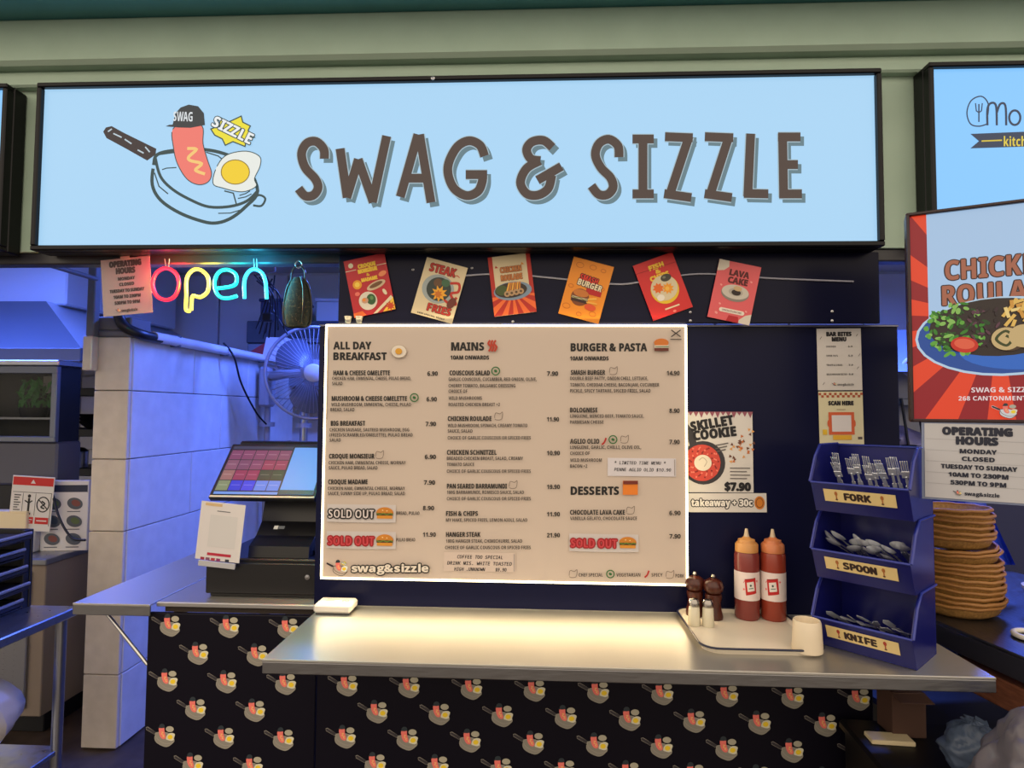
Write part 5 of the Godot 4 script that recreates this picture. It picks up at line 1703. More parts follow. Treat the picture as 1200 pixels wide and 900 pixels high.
	gr.interpolation_mode = Gradient.GRADIENT_INTERPOLATE_CONSTANT
	gr.offsets = PackedFloat32Array([0.0, 0.35, 0.52, 0.66, 0.8])
	gr.colors = PackedColorArray([Color(0.03, 0.04, 0.05), Color(0.10, 0.16, 0.12), Color(0.03, 0.03, 0.04), Color(0.36, 0.31, 0.20), Color(0.12, 0.05, 0.05)])
	nt.color_ramp = gr
	camo.albedo_texture = nt
	camo.uv1_triplanar = true
	camo.uv1_scale = Vector3(13, 13, 13)
	part("body", Shape.new().grid(g), camo, o)
	part("zip", Shape.new().tube(smooth([Vector3(0.012, 0.078, 0.012), Vector3(0.024, 0.04, 0.02), Vector3(0.026, -0.02, 0.022), Vector3(0.02, -0.07, 0.014)]), 0.003, 6), black, o)
	part("edge_binding", Shape.new().tube(smooth([Vector3(-0.02, 0.072, 0), Vector3(-0.036, 0.04, 0), Vector3(-0.044, -0.02, 0), Vector3(-0.038, -0.070, 0), Vector3(0.0, -0.079, 0), Vector3(0.038, -0.070, 0), Vector3(0.044, -0.02, 0), Vector3(0.036, 0.04, 0), Vector3(0.02, 0.072, 0)]), 0.0035, 6), black, o)
	part("loop", Shape.new().tube(smooth([Vector3(-0.022, 0.07, 0), Vector3(-0.018, 0.10, 0), Vector3(0, 0.115, 0), Vector3(0.018, 0.10, 0), Vector3(0.022, 0.07, 0)]), 0.003, 6), black, o)
	part("ring", Shape.new().tube(smooth([Vector3(0, 0.106, 0), Vector3(0.011, 0.118, 0), Vector3(0, 0.130, 0), Vector3(-0.011, 0.118, 0)], 6, true), 0.002, 6, true), mat("zinc screw", Color.WHITE), o)

	# wall fan
	var fc := pz(368, 437, -3.75)
	o = thing("wall_fan", "grey wire-guarded wall fan on the white tiled wall", "fan", Transform3D(Basis(Vector3.UP, 0.30) * Basis(Vector3.RIGHT, 0.06), fc))
	var grey := mat("fan grey plastic", Color(0.62, 0.62, 0.66), 0.45)
	var wire := mat("fan wire", Color(0.62, 0.62, 0.68), 0.4, 0.3)
	var R := 0.285
	var rim := []
	for k in 48:
		rim.append(Vector3(cos(TAU * k / 48) * R, sin(TAU * k / 48) * R, 0))
	part("guard_rim", Shape.new().tube(rim, 0.011, 8, true), wire, o)
	var cage := Shape.new()
	for k in 60:
		var a := TAU * k / 60.0
		var d := Vector3(cos(a), sin(a), 0)
		var d2 := Vector3(cos(a + 0.12), sin(a + 0.12), 0)
		cage.tube([d * 0.05 + Vector3(0, 0, 0.07), d2 * 0.16 + Vector3(0, 0, 0.062), d2 * R], 0.0016, 4)
		if k % 2 == 0:
			cage.tube([d * 0.06 + Vector3(0, 0, -0.08), d * 0.17 + Vector3(0, 0, -0.07), d * R], 0.0016, 4)
	part("guard_wires", cage, wire, o)
	part("hub_badge", Shape.new().lathe([Vector2(0.056, 0.0), Vector2(0.056, 0.010), Vector2(0.045, 0.018), Vector2(0, 0.02)], 28, Transform3D(Basis(Vector3.RIGHT, PI / 2), Vector3(0, 0, 0.062))), mat("pale badge", Color(0.82, 0.82, 0.86), 0.35), o)
	for k in 3:
		var rows := []
		for i in 9:
			var row := []
			var t2 := i / 8.0
			for j in 9:
				var s := j / 8.0 - 0.5
				var ang := TAU * k / 3.0 + s * lerpf(0.9, 1.25, t2) + t2 * 0.35
				var rad := lerpf(0.04, 0.255 - 0.05 * s * s * 4.0, t2)
				row.append(Vector3(cos(ang) * rad, sin(ang) * rad, s * 0.07))
			rows.append(row)
		part("blade", Shape.new().grid(rows), mat("fan blade", Color(0.36, 0.38, 0.46), 0.3), o)
	part("motor", Shape.new().lathe([Vector2(0.03, 0.0), Vector2(0.085, 0.02), Vector2(0.085, 0.12), Vector2(0.05, 0.16), Vector2(0, 0.165)], 24, Transform3D(Basis(Vector3.RIGHT, -PI / 2), Vector3(0, 0, -0.05))), grey, o)
	var inv := o.transform.affine_inverse()
	var wallp := Vector3(-1.87, pz(302, 450, -4.1).y, -4.1)
	part("arm", Shape.new().tube(smooth([Vector3(0, 0, -0.15), inv * (wallp + Vector3(0.16, 0.06, 0.1)), inv * (wallp + Vector3(0.03, 0.05, 0))], 6), 0.03, 10), grey, o)
	part("wall_box", Shape.new().box(wallp + Vector3(0.02, -0.02, 0), Vector3(0.07, 0.27, 0.13), 0.015, inv), grey, o)
	# two steel poles near the fan
	var st2 := steel("kitchen steel", Color.WHITE, 0.3, Vector3.ONE)
	for k in 2:
		var foot := pz([313, 356][k], 500, [-4.12, -3.95][k])
		var pole := thing("steel_pole", ["thin grey steel pole standing against the white tiled wall", "bright steel pole with a collar standing behind the till"][k], "pole", place(Vector3(foot.x, 0, foot.z)))
		part("tube", Shape.new().tube([Vector3(0, 0, 0), Vector3(0, [1.80, 1.72][k], 0)], [0.02, 0.026][k], 12), st2 if k else grey, pole)
		part("collar", Shape.new().lathe([Vector2(0.03, 0), Vector2(0.05, 0), Vector2(0.05, 0.03), Vector2(0.03, 0.03)], 16, place(Vector3(0, 1.44, 0))), grey, pole)
		part("base", Shape.new().lathe([Vector2(0.0, 0), Vector2(0.06, 0), Vector2(0.05, 0.02), Vector2(0, 0.02)], 16), grey, pole)
	# two small cups on top of the board's left corner
	for k in 2:
		var cc := pz([408.5, 421.5][k], 380, -1.868)
		var cup := thing("sample_cup", ["tiny clear cup standing on the menu board's corner", "tiny clear cup beside the red poster on the menu board's top"][k], "cup", place(Vector3(cc.x, 1.8225, -1.862)))
		part("cup", Shape.new().lathe([Vector2(0, 0), Vector2(0.008, 0), Vector2(0.011, 0.018), Vector2(0.009, 0.018), Vector2(0, 0.003)], 14), mat("clear cup", Color(0.72, 0.70, 0.64), 0.2), cup)
		part("rim", Shape.new().lathe([Vector2(0.0105, 0.017), Vector2(0.0125, 0.0185), Vector2(0.0105, 0.020)], 14), mat("clear cup", Color.WHITE), cup)


func hours_text(p: Print, hh: float, c: Color) -> void:
	var k := hh / 100.0
	for s in [["OPERATING", 18, 82, 9.5, 9.5, 0.9], ["HOURS", 31, 69, 22, 9.5, 0.9], ["MONDAY", 34, 68, 36, 5.4, 0.3], ["CLOSED", 36, 66, 46, 5.4, 0.3], ["TUESDAY TO SUNDAY", 16, 86, 57, 5.4, 0.3], ["10AM TO 230PM", 23, 78, 67.5, 5.4, 0.3], ["530PM TO 9PM", 25, 76, 78, 5.4, 0.3]]:
		write(p, s[0], s[1], s[2], s[3] * k, s[4] * k, c, null, 0.0, s[5] * k)
	write(p, "swag&sizzle", 38, 70, 92 * k, 4.6 * k, c, null, 0.0, 0.1)
	emblem(p, Vector2(31, 91.5 * k), 0.009 * k, Color(0.65, 0.6, 0.58), c, false)


# ------------------------------------------------------------------ tray with sauces, cutlery bins
func counter_things() -> void:
	var enamel := mat("cream enamel", Color(0.88, 0.84, 0.77), 0.22)
	var o := thing("enamel_tray", "cream enamel tray with dark blue rim holding the sauces", "tray", place(Vector3(0.565, COUNTER, -1.738)))
	var rim := []
	var w := 0.155
	var d := 0.162
	var r := 0.045
	for k in 4:
		var c: Vector2 = [Vector2(w - r, d - r), Vector2(-w + r, d - r), Vector2(-w + r, -d + r), Vector2(w - r, -d + r)][k]
		for j in 7:
			rim.append(c + Vector2.from_angle(PI * 0.5 * k + PI * 0.5 * j / 6.0) * r)
	var flat := Transform3D(Basis(Vector3.RIGHT, PI / 2), Vector3.ZERO)
	var inner := []
	for q in rim:
		inner.append(q * 0.93)
	part("base", Shape.new().prism(PackedVector2Array(inner), -0.007, 0.0, flat), enamel, o)
	var lip := Shape.new()
	for j in rim.size():
		var a: Vector2 = rim[j]
		var b: Vector2 = rim[(j + 1) % rim.size()]
		var a2: Vector2 = inner[j]
		var b2: Vector2 = inner[(j + 1) % rim.size()]
		lip.quad(Vector3(b2.x, 0.0065, b2.y), Vector3(a2.x, 0.0065, a2.y), Vector3(a.x, 0.017, a.y), Vector3(b.x, 0.017, b.y))
		lip.quad(Vector3(a2.x, 0.001, a2.y), Vector3(b2.x, 0.001, b2.y), Vector3(b.x, 0.0145, b.y), Vector3(a.x, 0.0145, a.y))
	part("lip", lip, enamel, o)
	var edge := []
	for q in rim:
		edge.append(Vector3(q.x, 0.0165, q.y))
	part("rim", Shape.new().tube(edge, 0.0028, 6, true), mat("blue rim", Color(0.09, 0.11, 0.22), 0.3), o)
	var ty := COUNTER + 0.0072

	# two squeeze bottles
	var names := ["squeeze bottle of dark red sauce with an amber cap beside the mills", "squeeze bottle of brick red sauce with an orange cap beside the bins"]
	for k in 2:
		o = thing("sauce_bottle", names[k], "bottle", Transform3D(Basis.from_scale(Vector3(0.93, 0.93, 0.93)), Vector3([0.608, 0.682][k], ty, [-1.846, -1.843][k])), "sauce bottles on the enamel tray")
		var sauce := mat("sauce %d" % k, [Color(0.50, 0.22, 0.20), Color(0.58, 0.23, 0.16)][k], 0.25)
		part("body", Shape.new().lathe([Vector2(0, 0), Vector2(0.033, 0), Vector2(0.0375, 0.006), Vector2(0.0375, 0.195), Vector2(0.035, 0.205), Vector2(0, 0.206)], 32), sauce, o)
		var cap := mat("bottle cap %d" % k, [Color(0.80, 0.57, 0.32), Color(0.80, 0.48, 0.30)][k], 0.35)
		part("cap", Shape.new().lathe([Vector2(0.0345, 0.206), Vector2(0.0345, 0.228), Vector2(0.030, 0.234), Vector2(0.027, 0.234), Vector2(0.025, 0.243), Vector2(0.014, 0.247), Vector2(0.009, 0.252)], 28), cap, o)
		part("nozzle", Shape.new().lathe([Vector2(0.009, 0.250), Vector2(0.0065, 0.262), Vector2(0.004, 0.276), Vector2(0.0, 0.277)], 16), mat("nozzle tip", Color(0.80, 0.72, 0.60), 0.35), o)
		var lbl := part("label", Shape.new().lathe([Vector2(0.0379, 0.062), Vector2(0.0379, 0.148)], 32), mat("bottle label", Color(0.90, 0.84, 0.82), 0.45), o)
		# the printed packet emblem, wrapped on the label
		var p := Print.new()
		p.step = 0.0002
		p.z = 0.0002
		var red := Color(0.74, 0.10, 0.10)
		p.to = func(q: Vector2) -> Vector2: return Vector2(q.x, -q.y)
		p.poly(v2([-13, -16, 14, -20, 17, 14, -10, 19]), red)
		p.star(Vector2(-15, 6), 4, 1.5, 5, Color(0.90, 0.45, 0.45))
		p.star(Vector2(19, -12), 4, 1.5, 5, Color(0.85, 0.35, 0.35))
		p.line(v2([-16, -8, -12, -14]), 1.5, Color(0.85, 0.4, 0.4))
		p.up()
		p.poly(v2([-8, -9, 9, -12, 12, 8, -6, 11]), Color(0.88, 0.85, 0.82))
		p.line(v2([-13, -15, 14, -19]), 1.2, Color(0.45, 0.05, 0.06))
		p.up()
		p.disc(Vector2(1.5, -3), 2.5, 2.5, Color(0.25, 0.3, 0.3))
		p.line(v2([-3, 4, 8, 2.5]), 2.0, Color(0.35, 0.5, 0.45))
		var turn: float = [0.25, -0.1][k]
		var pr := printed("print", p, lbl)
		var am := ArrayMesh.new()
		for s in pr.mesh.get_surface_count():
			var arr := pr.mesh.surface_get_arrays(s)
			var vs: PackedVector3Array = arr[Mesh.ARRAY_VERTEX]
			var ns: PackedVector3Array = arr[Mesh.ARRAY_NORMAL]
			for pass_ in 3:      # finer triangles, so that the print follows the round of the bottle
				var more := PackedVector3Array()
				for i in range(0, vs.size(), 3):
					var ab := (vs[i] + vs[i + 1]) * 0.5
					var bc := (vs[i + 1] + vs[i + 2]) * 0.5
					var ca := (vs[i + 2] + vs[i]) * 0.5
					more.append_array(PackedVector3Array([vs[i], ab, ca, ab, vs[i + 1], bc, ca, bc, vs[i + 2], ab, bc, ca]))
				vs = more
			ns.resize(vs.size())
			for i in vs.size():
				var a := vs[i].x * 0.0012 / 0.038 + turn - 0.33
				var rr := 0.0382 + vs[i].z
				ns[i] = Vector3(sin(a), 0, cos(a))
				vs[i] = Vector3(sin(a) * rr, 0.105 + vs[i].y * 0.0014, cos(a) * rr)
			arr = []
			arr.resize(Mesh.ARRAY_MAX)
			arr[Mesh.ARRAY_VERTEX] = vs
			arr[Mesh.ARRAY_NORMAL] = ns
			am.add_surface_from_arrays(Mesh.PRIMITIVE_TRIANGLES, arr)
			am.surface_set_material(s, pr.mesh.surface_get_material(s))
		pr.mesh = am

	# glass shakers and wooden mills
	for k in 2:
		o = thing("salt_shaker", ["clear glass shaker with steel lid in front of the wooden mill", "clear glass shaker with steel lid standing nearer the sauce bottles"][k], "shaker", place(Vector3([0.437, 0.474][k], ty, [-1.772, -1.766][k])), "glass shakers on the enamel tray")
		part("glass", Shape.new().lathe([Vector2(0, 0), Vector2(0.0165, 0), Vector2(0.0175, 0.004), Vector2(0.0155, 0.05), Vector2(0.013, 0.054), Vector2(0, 0.055)], 8), mat("frosted shaker glass", Color(0.80, 0.77, 0.68), 0.12), o)
		part("lid", Shape.new().lathe([Vector2(0.0145, 0.054), Vector2(0.015, 0.066), Vector2(0.011, 0.073), Vector2(0, 0.075)], 18), mat("shaker steel", Color(0.62, 0.60, 0.58), 0.25, 1.0), o)
	for k in 2:
		o = thing("pepper_mill", ["dark brown wooden mill behind the shakers beside the menu board", "dark brown wooden mill standing between shakers and sauce bottles"][k], "mill", place(Vector3([0.462, 0.508][k], ty, [-1.862, -1.835][k])), "wooden mills on the enamel tray")
		var wood := textured("dark mill wood", Color(0.20, 0.07, 0.04), Color(0.34, 0.13, 0.07), 0.3, Vector3(30, 6, 30))
		part("body", Shape.new().lathe([Vector2(0, 0), Vector2(0.026, 0), Vector2(0.027, 0.008), Vector2(0.022, 0.028), Vector2(0.020, 0.045), Vector2(0.024, 0.062), Vector2(0.023, 0.07), Vector2(0, 0.071)], 24), wood, o)
		part("head", Shape.new().lathe([Vector2(0.018, 0.072), Vector2(0.026, 0.080), Vector2(0.029, 0.092), Vector2(0.024, 0.106), Vector2(0.012, 0.114), Vector2(0, 0.115)], 24), wood, o)
		part("knob", Shape.new().lathe([Vector2(0.005, 0.114), Vector2(0.007, 0.120), Vector2(0.004, 0.126), Vector2(0, 0.127)], 14), mat("shaker steel", Color.WHITE), o)

	# white cup at the tray's corner
	o = thing("white_cup", "small cream cup standing on the enamel tray's front corner", "cup", place(Vector3(0.676, ty, -1.604)))
	part("body", Shape.new().lathe([Vector2(0, 0), Vector2(0.036, 0), Vector2(0.037, 0.003), Vector2(0.033, 0.072), Vector2(0.031, 0.076), Vector2(0.028, 0.075), Vector2(0.027, 0.060), Vector2(0, 0.058)], 32), mat("cream ceramic", Color(0.86, 0.80, 0.70), 0.35), o)

	# three stacked cutlery bins
	var turn := -46.0
	var bs := Basis(Vector3.UP, deg_to_rad(turn))
	var bw := 0.225
	var bd := 0.165
	var bh := 0.172
	var foot := Vector3(0.882, COUNTER, -1.504) - bs * Vector3(bw * 0.5, 0, bd * 0.5)
	var blue := mat("blue bin plastic", Color(0.085, 0.10, 0.40), 0.25)
	blue.backlight_enabled = true
	blue.backlight = Color(0.10, 0.13, 0.5)
	var steel_m := mat("cutlery steel", Color(0.92, 0.93, 0.95), 0.25, 0.55)
	var words := ["KNIFE", "SPOON", "FORK"]
	for k in 3:
		var at := foot + Vector3(0, k * (bh + 0.001) + 0.0005, 0)
		o = thing("cutlery_bin", ["blue open-front plastic bin labelled knife, lowest of the stack", "blue open-front plastic bin labelled spoon in the middle of the stack", "blue open-front plastic bin labelled fork, topmost of the stack"][k], "bin", Transform3D(bs, at), "stacked cutlery bins")
		var sidep := PackedVector2Array([Vector2(-bd * 0.5, 0), Vector2(bd * 0.5 - 0.01, 0), Vector2(bd * 0.5 + 0.022, 0.078), Vector2(bd * 0.5 - 0.012, 0.142), Vector2(bd * 0.5 - 0.045, bh), Vector2(-bd * 0.5, bh)])
		for s in [-1, 1]:
			part("side", Shape.new().prism(sidep, -0.0015, 0.0015, Transform3D(Basis(Vector3.UP, -PI / 2), Vector3(s * (bw * 0.5 - 0.002), 0, 0))), blue, o)
			var fl := []
			for q in [sidep[2], sidep[3], sidep[4], sidep[5]]:
				fl.append(Vector3(s * (bw * 0.5 + 0.002), q.y, q.x))
			part("side_flange", Shape.new().tube(fl, 0.0035, 6), mat("bin edge", Color(0.16, 0.20, 0.55), 0.25), o)
		part("floor", Shape.new().box(Vector3(0, 0.002, -0.004), Vector3(bw - 0.006, 0.003, bd - 0.012)), blue, o)
		part("back", Shape.new().box(Vector3(0, bh * 0.5, -bd * 0.5 + 0.0015), Vector3(bw, bh, 0.003), 0.001), blue, o)
		part("back_flange", Shape.new().box(Vector3(0, bh - 0.003, -bd * 0.5 + 0.003), Vector3(bw, 0.006, 0.009), 0.002), mat("bin edge", Color.WHITE), o)
		var z0 := bd * 0.5 - 0.010
		var z1 := bd * 0.5 + 0.021
		part("front_lip", Shape.new().slab(Vector3(-bw * 0.5 + 0.003, 0.001, z0), Vector3(bw * 0.5 - 0.003, 0.001, z0), Vector3(bw * 0.5 - 0.003, 0.076, z1), Vector3(-bw * 0.5 + 0.003, 0.076, z1), 0.003), blue, o)
		part("lip_flange", Shape.new().tube([Vector3(-bw * 0.5, 0.077, z1), Vector3(bw * 0.5, 0.077, z1)], 0.0035, 6), mat("bin edge", Color.WHITE), o)
		var ang := atan2(z1 - z0, 0.075)
		var lt := Transform3D(Basis(Vector3.RIGHT, ang), Vector3(0.0, 0.046, lerpf(z0, z1, 0.60) + 0.0028))
		var lw := 0.165
		var lh := 0.034
		var lb := part("label_strip", Shape.new().box(Vector3.ZERO, Vector3(lw, lh, 0.0014), 0.0, lt), mat("label cream", Color(0.90, 0.80, 0.56), 0.5), o)
		var p := sheet_print(lw, lh, 100.0, 0.001)
		write(p, words[k], [27, 27, 30][k], [70, 72, 66][k], 10.3, 10.5, Color(0.20, 0.12, 0.10), mono, 0.0, 1.1)
		for s in [18, 82]:
			var cc := Color(0.70, 0.42, 0.20) if k else Color(0.68, 0.24, 0.16)
			p.line(v2([s, 10, s, 17]), 1.6, cc)
			p.disc(Vector2(s, 6.5), 2.3, 3.6, cc)
			p.disc(Vector2(s, 16.5), 1.8, 1.4, Color(0.35, 0.24, 0.14))
		printed("print", p, lb).transform = lt
	# cutlery lying in the bins, one object each
	var shapes := [knife_shape(), spoon_shape(), fork_shape()]
	var kinds := ["knife", "spoon", "fork"]
	for k in 3:
		for j in 14:
			var at := foot + Vector3(0, k * (bh + 0.001), 0)
			var u := (j + 0.5) / 14.0 - 0.5
			var loc := Vector3(u * 0.17 + rng.randf_range(-0.006, 0.006), 0.034 + rng.randf() * 0.022, -0.074)
			var el := 0.40 + rng.randf() * 0.14
			if k == 2:
				loc = Vector3(u * 0.18 + rng.randf_range(-0.004, 0.004), 0.012, -0.03 + rng.randf_range(-0.015, 0.015))
				el = 0.85 + rng.randf() * 0.3
			if k == 1:
				loc.y = 0.03 + rng.randf() * 0.02
				el = 0.30 + rng.randf() * 0.22
			if k == 0:
				loc.y = 0.014 + rng.randf() * 0.02
				el = 0.28 + rng.randf() * 0.16
			var b := Basis(Vector3.UP, rng.randf_range(-0.18, 0.18)) * Basis(Vector3.RIGHT, -el) * Basis(Vector3.BACK, rng.randf_range(-0.7, 0.7) * (0.3 if k == 2 else 1.0))
			var f := part(kinds[k], shapes[k], steel_m, self)
			tag(f, "steel %s lying among the others in the %s bin" % [kinds[k], kinds[k]], kinds[k], "%s in the bin" % ["knives", "spoons", "forks"][k])
			f.transform = Transform3D(bs, at) * Transform3D(b, loc)


# Cutlery points along +z from the end of its handle, 0.15 m long.
func handle(s: Shape) -> Shape:
	return s.box(Vector3(0, 0, 0.04), Vector3(0.010, 0.0022, 0.08), 0.0009).box(Vector3(0, 0, 0.092), Vector3(0.006, 0.0022, 0.03), 0.0009)

func fork_shape() -> Shape:
	var s := handle(Shape.new())
	s.box(Vector3(0, 0.001, 0.112), Vector3(0.018, 0.0018, 0.02), 0.0008)
	for k in 4:
		s.box(Vector3(-0.0069 + k * 0.0046, 0.002, 0.136), Vector3(0.0026, 0.0018, 0.032), 0.0008)
	return s

func knife_shape() -> Shape:
	var s := handle(Shape.new())
	return s.prism(PackedVector2Array([Vector2(-0.006, 0.10), Vector2(0.007, 0.10), Vector2(0.008, 0.15), Vector2(0.001, 0.168), Vector2(-0.006, 0.15)]), -0.0007, 0.0007, Transform3D(Basis(Vector3.RIGHT, PI / 2), Vector3.ZERO))

func spoon_shape() -> Shape:
	var s := handle(Shape.new())
	s.lathe([Vector2(0.0, -0.006), Vector2(0.010, -0.0045), Vector2(0.016, 0.0), Vector2(0.0175, 0.002), Vector2(0.015, 0.001), Vector2(0.008, -0.003), Vector2(0, -0.0045)], 18, place(Vector3(0, 0.001, 0.128)), 1.0, 1.5)
	return s


# ------------------------------------------------------------------ neighbour's table, baskets, bags and notices at the right
func right_things() -> void:
	var dark := mat("dark kitchen plastic", Color.WHITE)
	var steel_m := steel("table steel", Color(0.42, 0.43, 0.47), 0.36, Vector3(20, 20, 3))
	# table turned a little, its near edge runs towards the camera
	var turn := 9.5
	var bs := Basis(Vector3.UP, deg_to_rad(turn))
	var edge := Vector3(1.118, 0.0, -1.70)
	var tb := thing("side_table", "dark steel side table carrying the stack of woven baskets", "table", Transform3D(bs, edge + bs * Vector3(0.36, 0, 0)))
	part("top", Shape.new().box(Vector3(0, 0.972, 0), Vector3(0.72, 0.016, 1.15), 0.003), steel_m, tb)
	part("edge_band", Shape.new().box(Vector3(-0.355, 0.945, 0), Vector3(0.012, 0.055, 1.15), 0.003), mat("dark table band", Color(0.20, 0.20, 0.24), 0.4, 0.4), tb)
	part("shelf", Shape.new().box(Vector3(0.02, 0.60, -0.1), Vector3(0.62, 0.02, 0.8), 0.003), dark, tb)
	for sx in [-0.30, 0.32]:
		for sz in [-0.5, 0.53]:
			part("leg", Shape.new().box(Vector3(sx, 0.48, sz), Vector3(0.04, 0.96, 0.04), 0.004), dark, tb)
	part("wood_rail", Shape.new().box(Vector3(-0.33, 0.865, 0.08), Vector3(0.05, 0.07, 0.26), 0.004), textured("brown rail wood", Color(0.36, 0.20, 0.13), Color(0.52, 0.32, 0.22), 0.5, Vector3(4, 20, 4)), tb)

	# woven baskets, each nested in the one below
	var weave := textured("rattan", Color(0.40, 0.27, 0.11), Color(0.84, 0.64, 0.36), 0.55, Vector3(14, 90, 14), 0.03)
	var rimm := textured("rattan rim", Color(0.46, 0.30, 0.13), Color(0.76, 0.54, 0.28), 0.5, Vector3(60, 60, 60), 0.04)
	var cb := Vector3(1.222, 0.981, -1.875)
	var n := 17
	for k in n:
		var dx := 0.0
		var tilt := 0.03
		var y := k * 0.0145
		if k >= 9:
			dx = -0.008
			tilt = 0.08
			y += 0.014
		if k >= 11:
			dx = -0.024
			tilt = 0.03
			y += 0.018
		dx += 0.004 * sin(k * 2.3)
		var b := thing("woven_basket", "shallow round woven rattan basket, %s of the tall stack" % ("lowest" if k == 0 else "topmost" if k == n - 1 else "nested in the middle"), "basket", Transform3D(Basis(Vector3.UP, k * 0.7) * Basis(Vector3.BACK, tilt * (0.8 if k % 2 else 1.0)), cb + Vector3(dx, y, 0.003 * sin(k * 1.7))), "nested rattan baskets on the side table")
		var rr := 1.0 + 0.02 * sin(k * 3.1)
		part("bowl", Shape.new().lathe([Vector2(0, 0), Vector2(0.080, 0.001), Vector2(0.098, 0.012), Vector2(0.108, 0.036), Vector2(0.104, 0.036), Vector2(0.094, 0.014), Vector2(0.076, 0.005), Vector2(0, 0.004)], 30, Transform3D(), rr, rr), weave, b)
		var rim := []
		for j in 30:
			rim.append(Vector3(cos(TAU * j / 30) * 0.108 * rr, 0.036 + 0.0012 * sin(j * 2.1), sin(TAU * j / 30) * 0.108 * rr))
		part("rim", Shape.new().tube(rim, 0.0052, 7, true), rimm, b)

	# blue plastic sheet hanging behind the baskets
	var g := []
	for i in 14:
		var row := []
		var t := i / 13.0
		for j in 15:
			var s := j / 14.0
			var px := lerpf(lerpf(1100, 1166, t), lerpf(1150, 1190, t), s)
			var qy := lerpf(584, 662, t) - 6 * s * (1 - t)
			row.append(pz(px, qy, -2.02 - 0.02 * sin(s * 8.0 + t * 2.0)))
		g.append(row)
	var cl := part("blue_sheet", Shape.new().grid(g), mat("blue plastic sheet", Color(0.12, 0.24, 0.72), 0.35), self)
	tag(cl, "creased blue plastic sheet hanging from behind the basket stack", "plastic sheet")

	# notice under the poster light box
	var lb := get_node("poster_light_box") as Node3D
	var yaw := lb.transform.basis
	var at := lb.transform * Vector3(-0.05, -0.353, 0.004)
	var o := thing("hours_notice", "white laminated opening-hours notice hanging below the poster light box", "notice", Transform3D(yaw * Basis(Vector3.BACK, -0.012), at))
	var w := 0.205
	var h := 0.178
	part("sheet", Shape.new().box(Vector3.ZERO, Vector3(w, h, 0.0015)), mat("pale notice paper", Color(0.74, 0.74, 0.76), 0.5), o)
	part("sleeve", Shape.new().box(Vector3(0, 0, -0.002), Vector3(w + 0.012, h + 0.010, 0.0015)), mat("sleeve film", Color(0.50, 0.54, 0.66), 0.2), o)
	var p := sheet_print(w, h, 100.0, 0.0012)
	for y in [18, 31, 44, 57, 70]:
		p.line(v2([1, y, 99, y + 1]), 0.35, Color(0.62, 0.62, 0.64))
	p.up()
	hours_text(p, h / w * 100.0, Color(0.10, 0.12, 0.20))
	printed("print", p, o)

	# odds and ends on the table beyond the baskets
	o = thing("white_ring_cup", "white ring-shaped coaster lying at the side table's edge", "coaster", place(Vector3(1.262, 0.981, -1.655)))
	var ring := []
	for k in 28:
		ring.append(Vector3(cos(TAU * k / 28) * 0.038, 0.008, sin(TAU * k / 28) * 0.038))
	part("ring", Shape.new().tube(ring, 0.007, 8, true), mat("white plastic case", Color(0.88, 0.86, 0.82), 0.35), o)
	part("disc", Shape.new().lathe([Vector2(0, 0.0), Vector2(0.034, 0.0), Vector2(0.034, 0.003), Vector2(0, 0.003)], 24), dark, o)
	for k in 3:
		o = thing("takeaway_tub", ["pale takeaway tub with folded lid behind the basket stack", "dark takeaway tub beside the white coaster on the side table", "grey takeaway tub with pale lid beside the blue sheet"][k], "tub", place(Vector3([1.46, 1.40, 1.56][k], 0.981, [-1.84, -1.70, -1.90][k]), k * 20.0))
		part("tub", Shape.new().lathe([Vector2(0, 0), Vector2(0.05, 0), Vector2(0.065, 0.07 + 0.03 * (k % 2)), Vector2(0.06, 0.07), Vector2(0, 0.06)], 22), [mat("pale tub", Color(0.70, 0.72, 0.75), 0.3), dark, mat("grey tub", Color(0.35, 0.37, 0.42), 0.35)][k], o)
		part("lid", Shape.new().lathe([Vector2(0, 0.072 + 0.03 * (k % 2)), Vector2(0.068, 0.072 + 0.03 * (k % 2)), Vector2(0.068, 0.08 + 0.03 * (k % 2)), Vector2(0, 0.082 + 0.03 * (k % 2))], 22), [mat("white enamel", Color.WHITE), mat("blue steel sheet", Color.WHITE), mat("white enamel", Color.WHITE)][k], o)

	# under the counter end: black crate, card box, plastic bags
	o = thing("black_crate", "black plastic crate with a cream tray edge under the counter's end", "crate", place(Vector3(1.02, 0, -1.68), -4.0))
	part("body", Shape.new().box(Vector3(0, 0.33, 0), Vector3(0.30, 0.66, 0.34), 0.012), mat("black crate", Color(0.035, 0.03, 0.045), 0.5), o)
	part("rim", Shape.new().box(Vector3(0, 0.655, 0), Vector3(0.32, 0.03, 0.36), 0.008), mat("black crate", Color.WHITE), o)
	part("cream_edge", Shape.new().box(Vector3(-0.075, 0.676, -0.06), Vector3(0.11, 0.012, 0.05), 0.002), mat("cream card", Color.WHITE), o)
	o = thing("card_box", "brown cardboard box behind the black crate", "box", place(Vector3(1.012, 0.671, -1.80)))
	part("box", Shape.new().box(Vector3(0, 0.06, 0), Vector3(0.09, 0.12, 0.08), 0.002), mat("brown card", Color(0.32, 0.22, 0.18), 0.8), o)
	part("flap", Shape.new().box(Vector3(0, 0.122, 0.03), Vector3(0.09, 0.004, 0.05), 0.001, Transform3D(Basis(Vector3.RIGHT, 0.2), Vector3.ZERO)), mat("brown card", Color.WHITE), o)
	o = thing("waste_bin", "grey plastic bin holding the large clear bag beneath the side table", "bin", place(Vector3(1.07, 0, -1.34)))
	part("body", Shape.new().lathe([Vector2(0, 0), Vector2(0.10, 0), Vector2(0.125, 0.60), Vector2(0.118, 0.60), Vector2(0.095, 0.02), Vector2(0, 0.02)], 28), mat("grey bin", Color(0.25, 0.25, 0.28), 0.5), o)
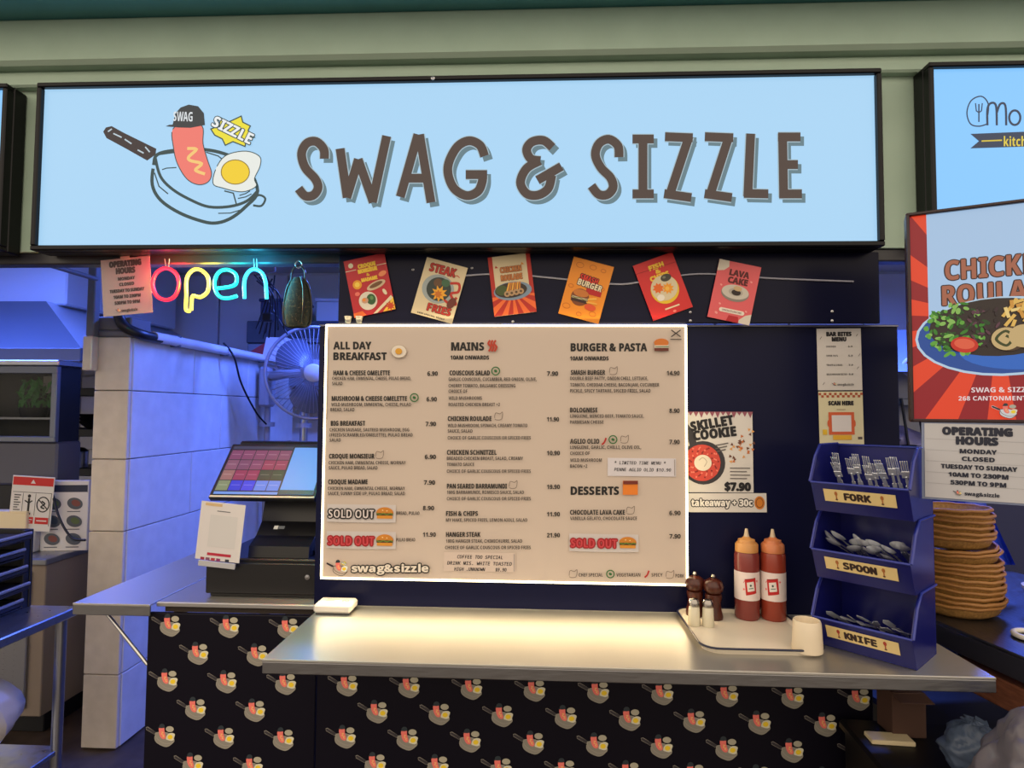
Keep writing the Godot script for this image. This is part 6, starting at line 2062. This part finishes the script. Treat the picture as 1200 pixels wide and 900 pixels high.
	part("rim", Shape.new().lathe([Vector2(0.122, 0.585), Vector2(0.132, 0.59), Vector2(0.132, 0.605), Vector2(0.118, 0.605)], 28), mat("grey bin", Color.WHITE), o)
	o = thing("dark_cabinet", "dark cabinet standing under the counter behind the black crate", "cabinet", place(Vector3(1.25, 0, -2.55)))
	part("body", Shape.new().box(Vector3(0, 0.46, 0), Vector3(0.5, 0.86, 0.3), 0.004), dark, o)
	part("door", Shape.new().box(Vector3(0, 0.46, 0.155), Vector3(0.47, 0.80, 0.012), 0.003), mat("black crate", Color.WHITE), o)
	part("handle", Shape.new().tube([Vector3(-0.18, 0.6, 0.17), Vector3(-0.18, 0.75, 0.17)], 0.006, 8), steel_m, o)
	o = thing("navy_cabinet", "navy blue storage cabinet standing beyond the basket stack", "cabinet", place(Vector3(2.12, 0, -2.7)))
	var nv := mat("navy cabinet paint", Color(0.10, 0.13, 0.32), 0.45)
	part("body", Shape.new().box(Vector3(0, 0.66, 0), Vector3(0.95, 1.32, 0.3), 0.006), nv, o)
	part("door", Shape.new().box(Vector3(-0.235, 0.68, 0.155), Vector3(0.45, 1.18, 0.014), 0.004), nv, o)
	part("door", Shape.new().box(Vector3(0.235, 0.68, 0.155), Vector3(0.45, 1.18, 0.014), 0.004), nv, o)
	part("handle", Shape.new().tube([Vector3(-0.05, 0.7, 0.175), Vector3(-0.05, 0.85, 0.175)], 0.007, 8), steel_m, o)
	bag("plastic_bag", "large crumpled clear plastic bag bulging out of the grey bin", Vector3(1.07, 0.755, -1.34), Vector3(0.155, 0.17, 0.13), Color(0.40, 0.38, 0.41), 31)
	bag("plastic_bag", "small bluish clear plastic bag lying on the black crate", Vector3(1.075, 0.728, -1.60), Vector3(0.075, 0.062, 0.06), Color(0.36, 0.42, 0.52), 12)


func bag(called: String, label: String, at: Vector3, size: Vector3, c: Color, sd: int) -> void:
	var o := thing(called, label, "plastic bag", place(at))
	var nz := noise(1.0, FastNoiseLite.TYPE_SIMPLEX_SMOOTH, 3, sd)
	var g := []
	for i in 30:
		var row := []
		var t := i / 29.0
		for j in 49:
			var a := TAU * (j % 48) / 48.0
			var d := Vector3(cos(a) * sin(PI * t), -cos(PI * t), sin(a) * sin(PI * t))
			var k := 1.0 + 0.22 * nz.get_noise_3dv(d * 1.6) + 0.07 * absf(nz.get_noise_3dv(d * 5.0)) + 0.03 * nz.get_noise_3dv(d * 12.0)
			row.append(Vector3(d.x * size.x, d.y * size.y, d.z * size.z) * k)
		g.append(row)
	var film := mat("bag film " + str(sd), Color(c.r, c.g, c.b, 0.72), 0.3)
	film.transparency = BaseMaterial3D.TRANSPARENCY_ALPHA
	part("film", Shape.new().grid(g), film, o)
	var top := Shape.new()
	for k in 7:
		var a := TAU * k / 7.0
		top.tri(Vector3(0, size.y * 0.92, 0), Vector3(cos(a) * 0.03, size.y * 1.0 + 0.01, sin(a) * 0.03), Vector3(cos(a + 0.8) * 0.03, size.y + 0.005, sin(a + 0.8) * 0.03))
	part("tied_end", top, mat("bag film " + str(sd), c, 0.22), o)
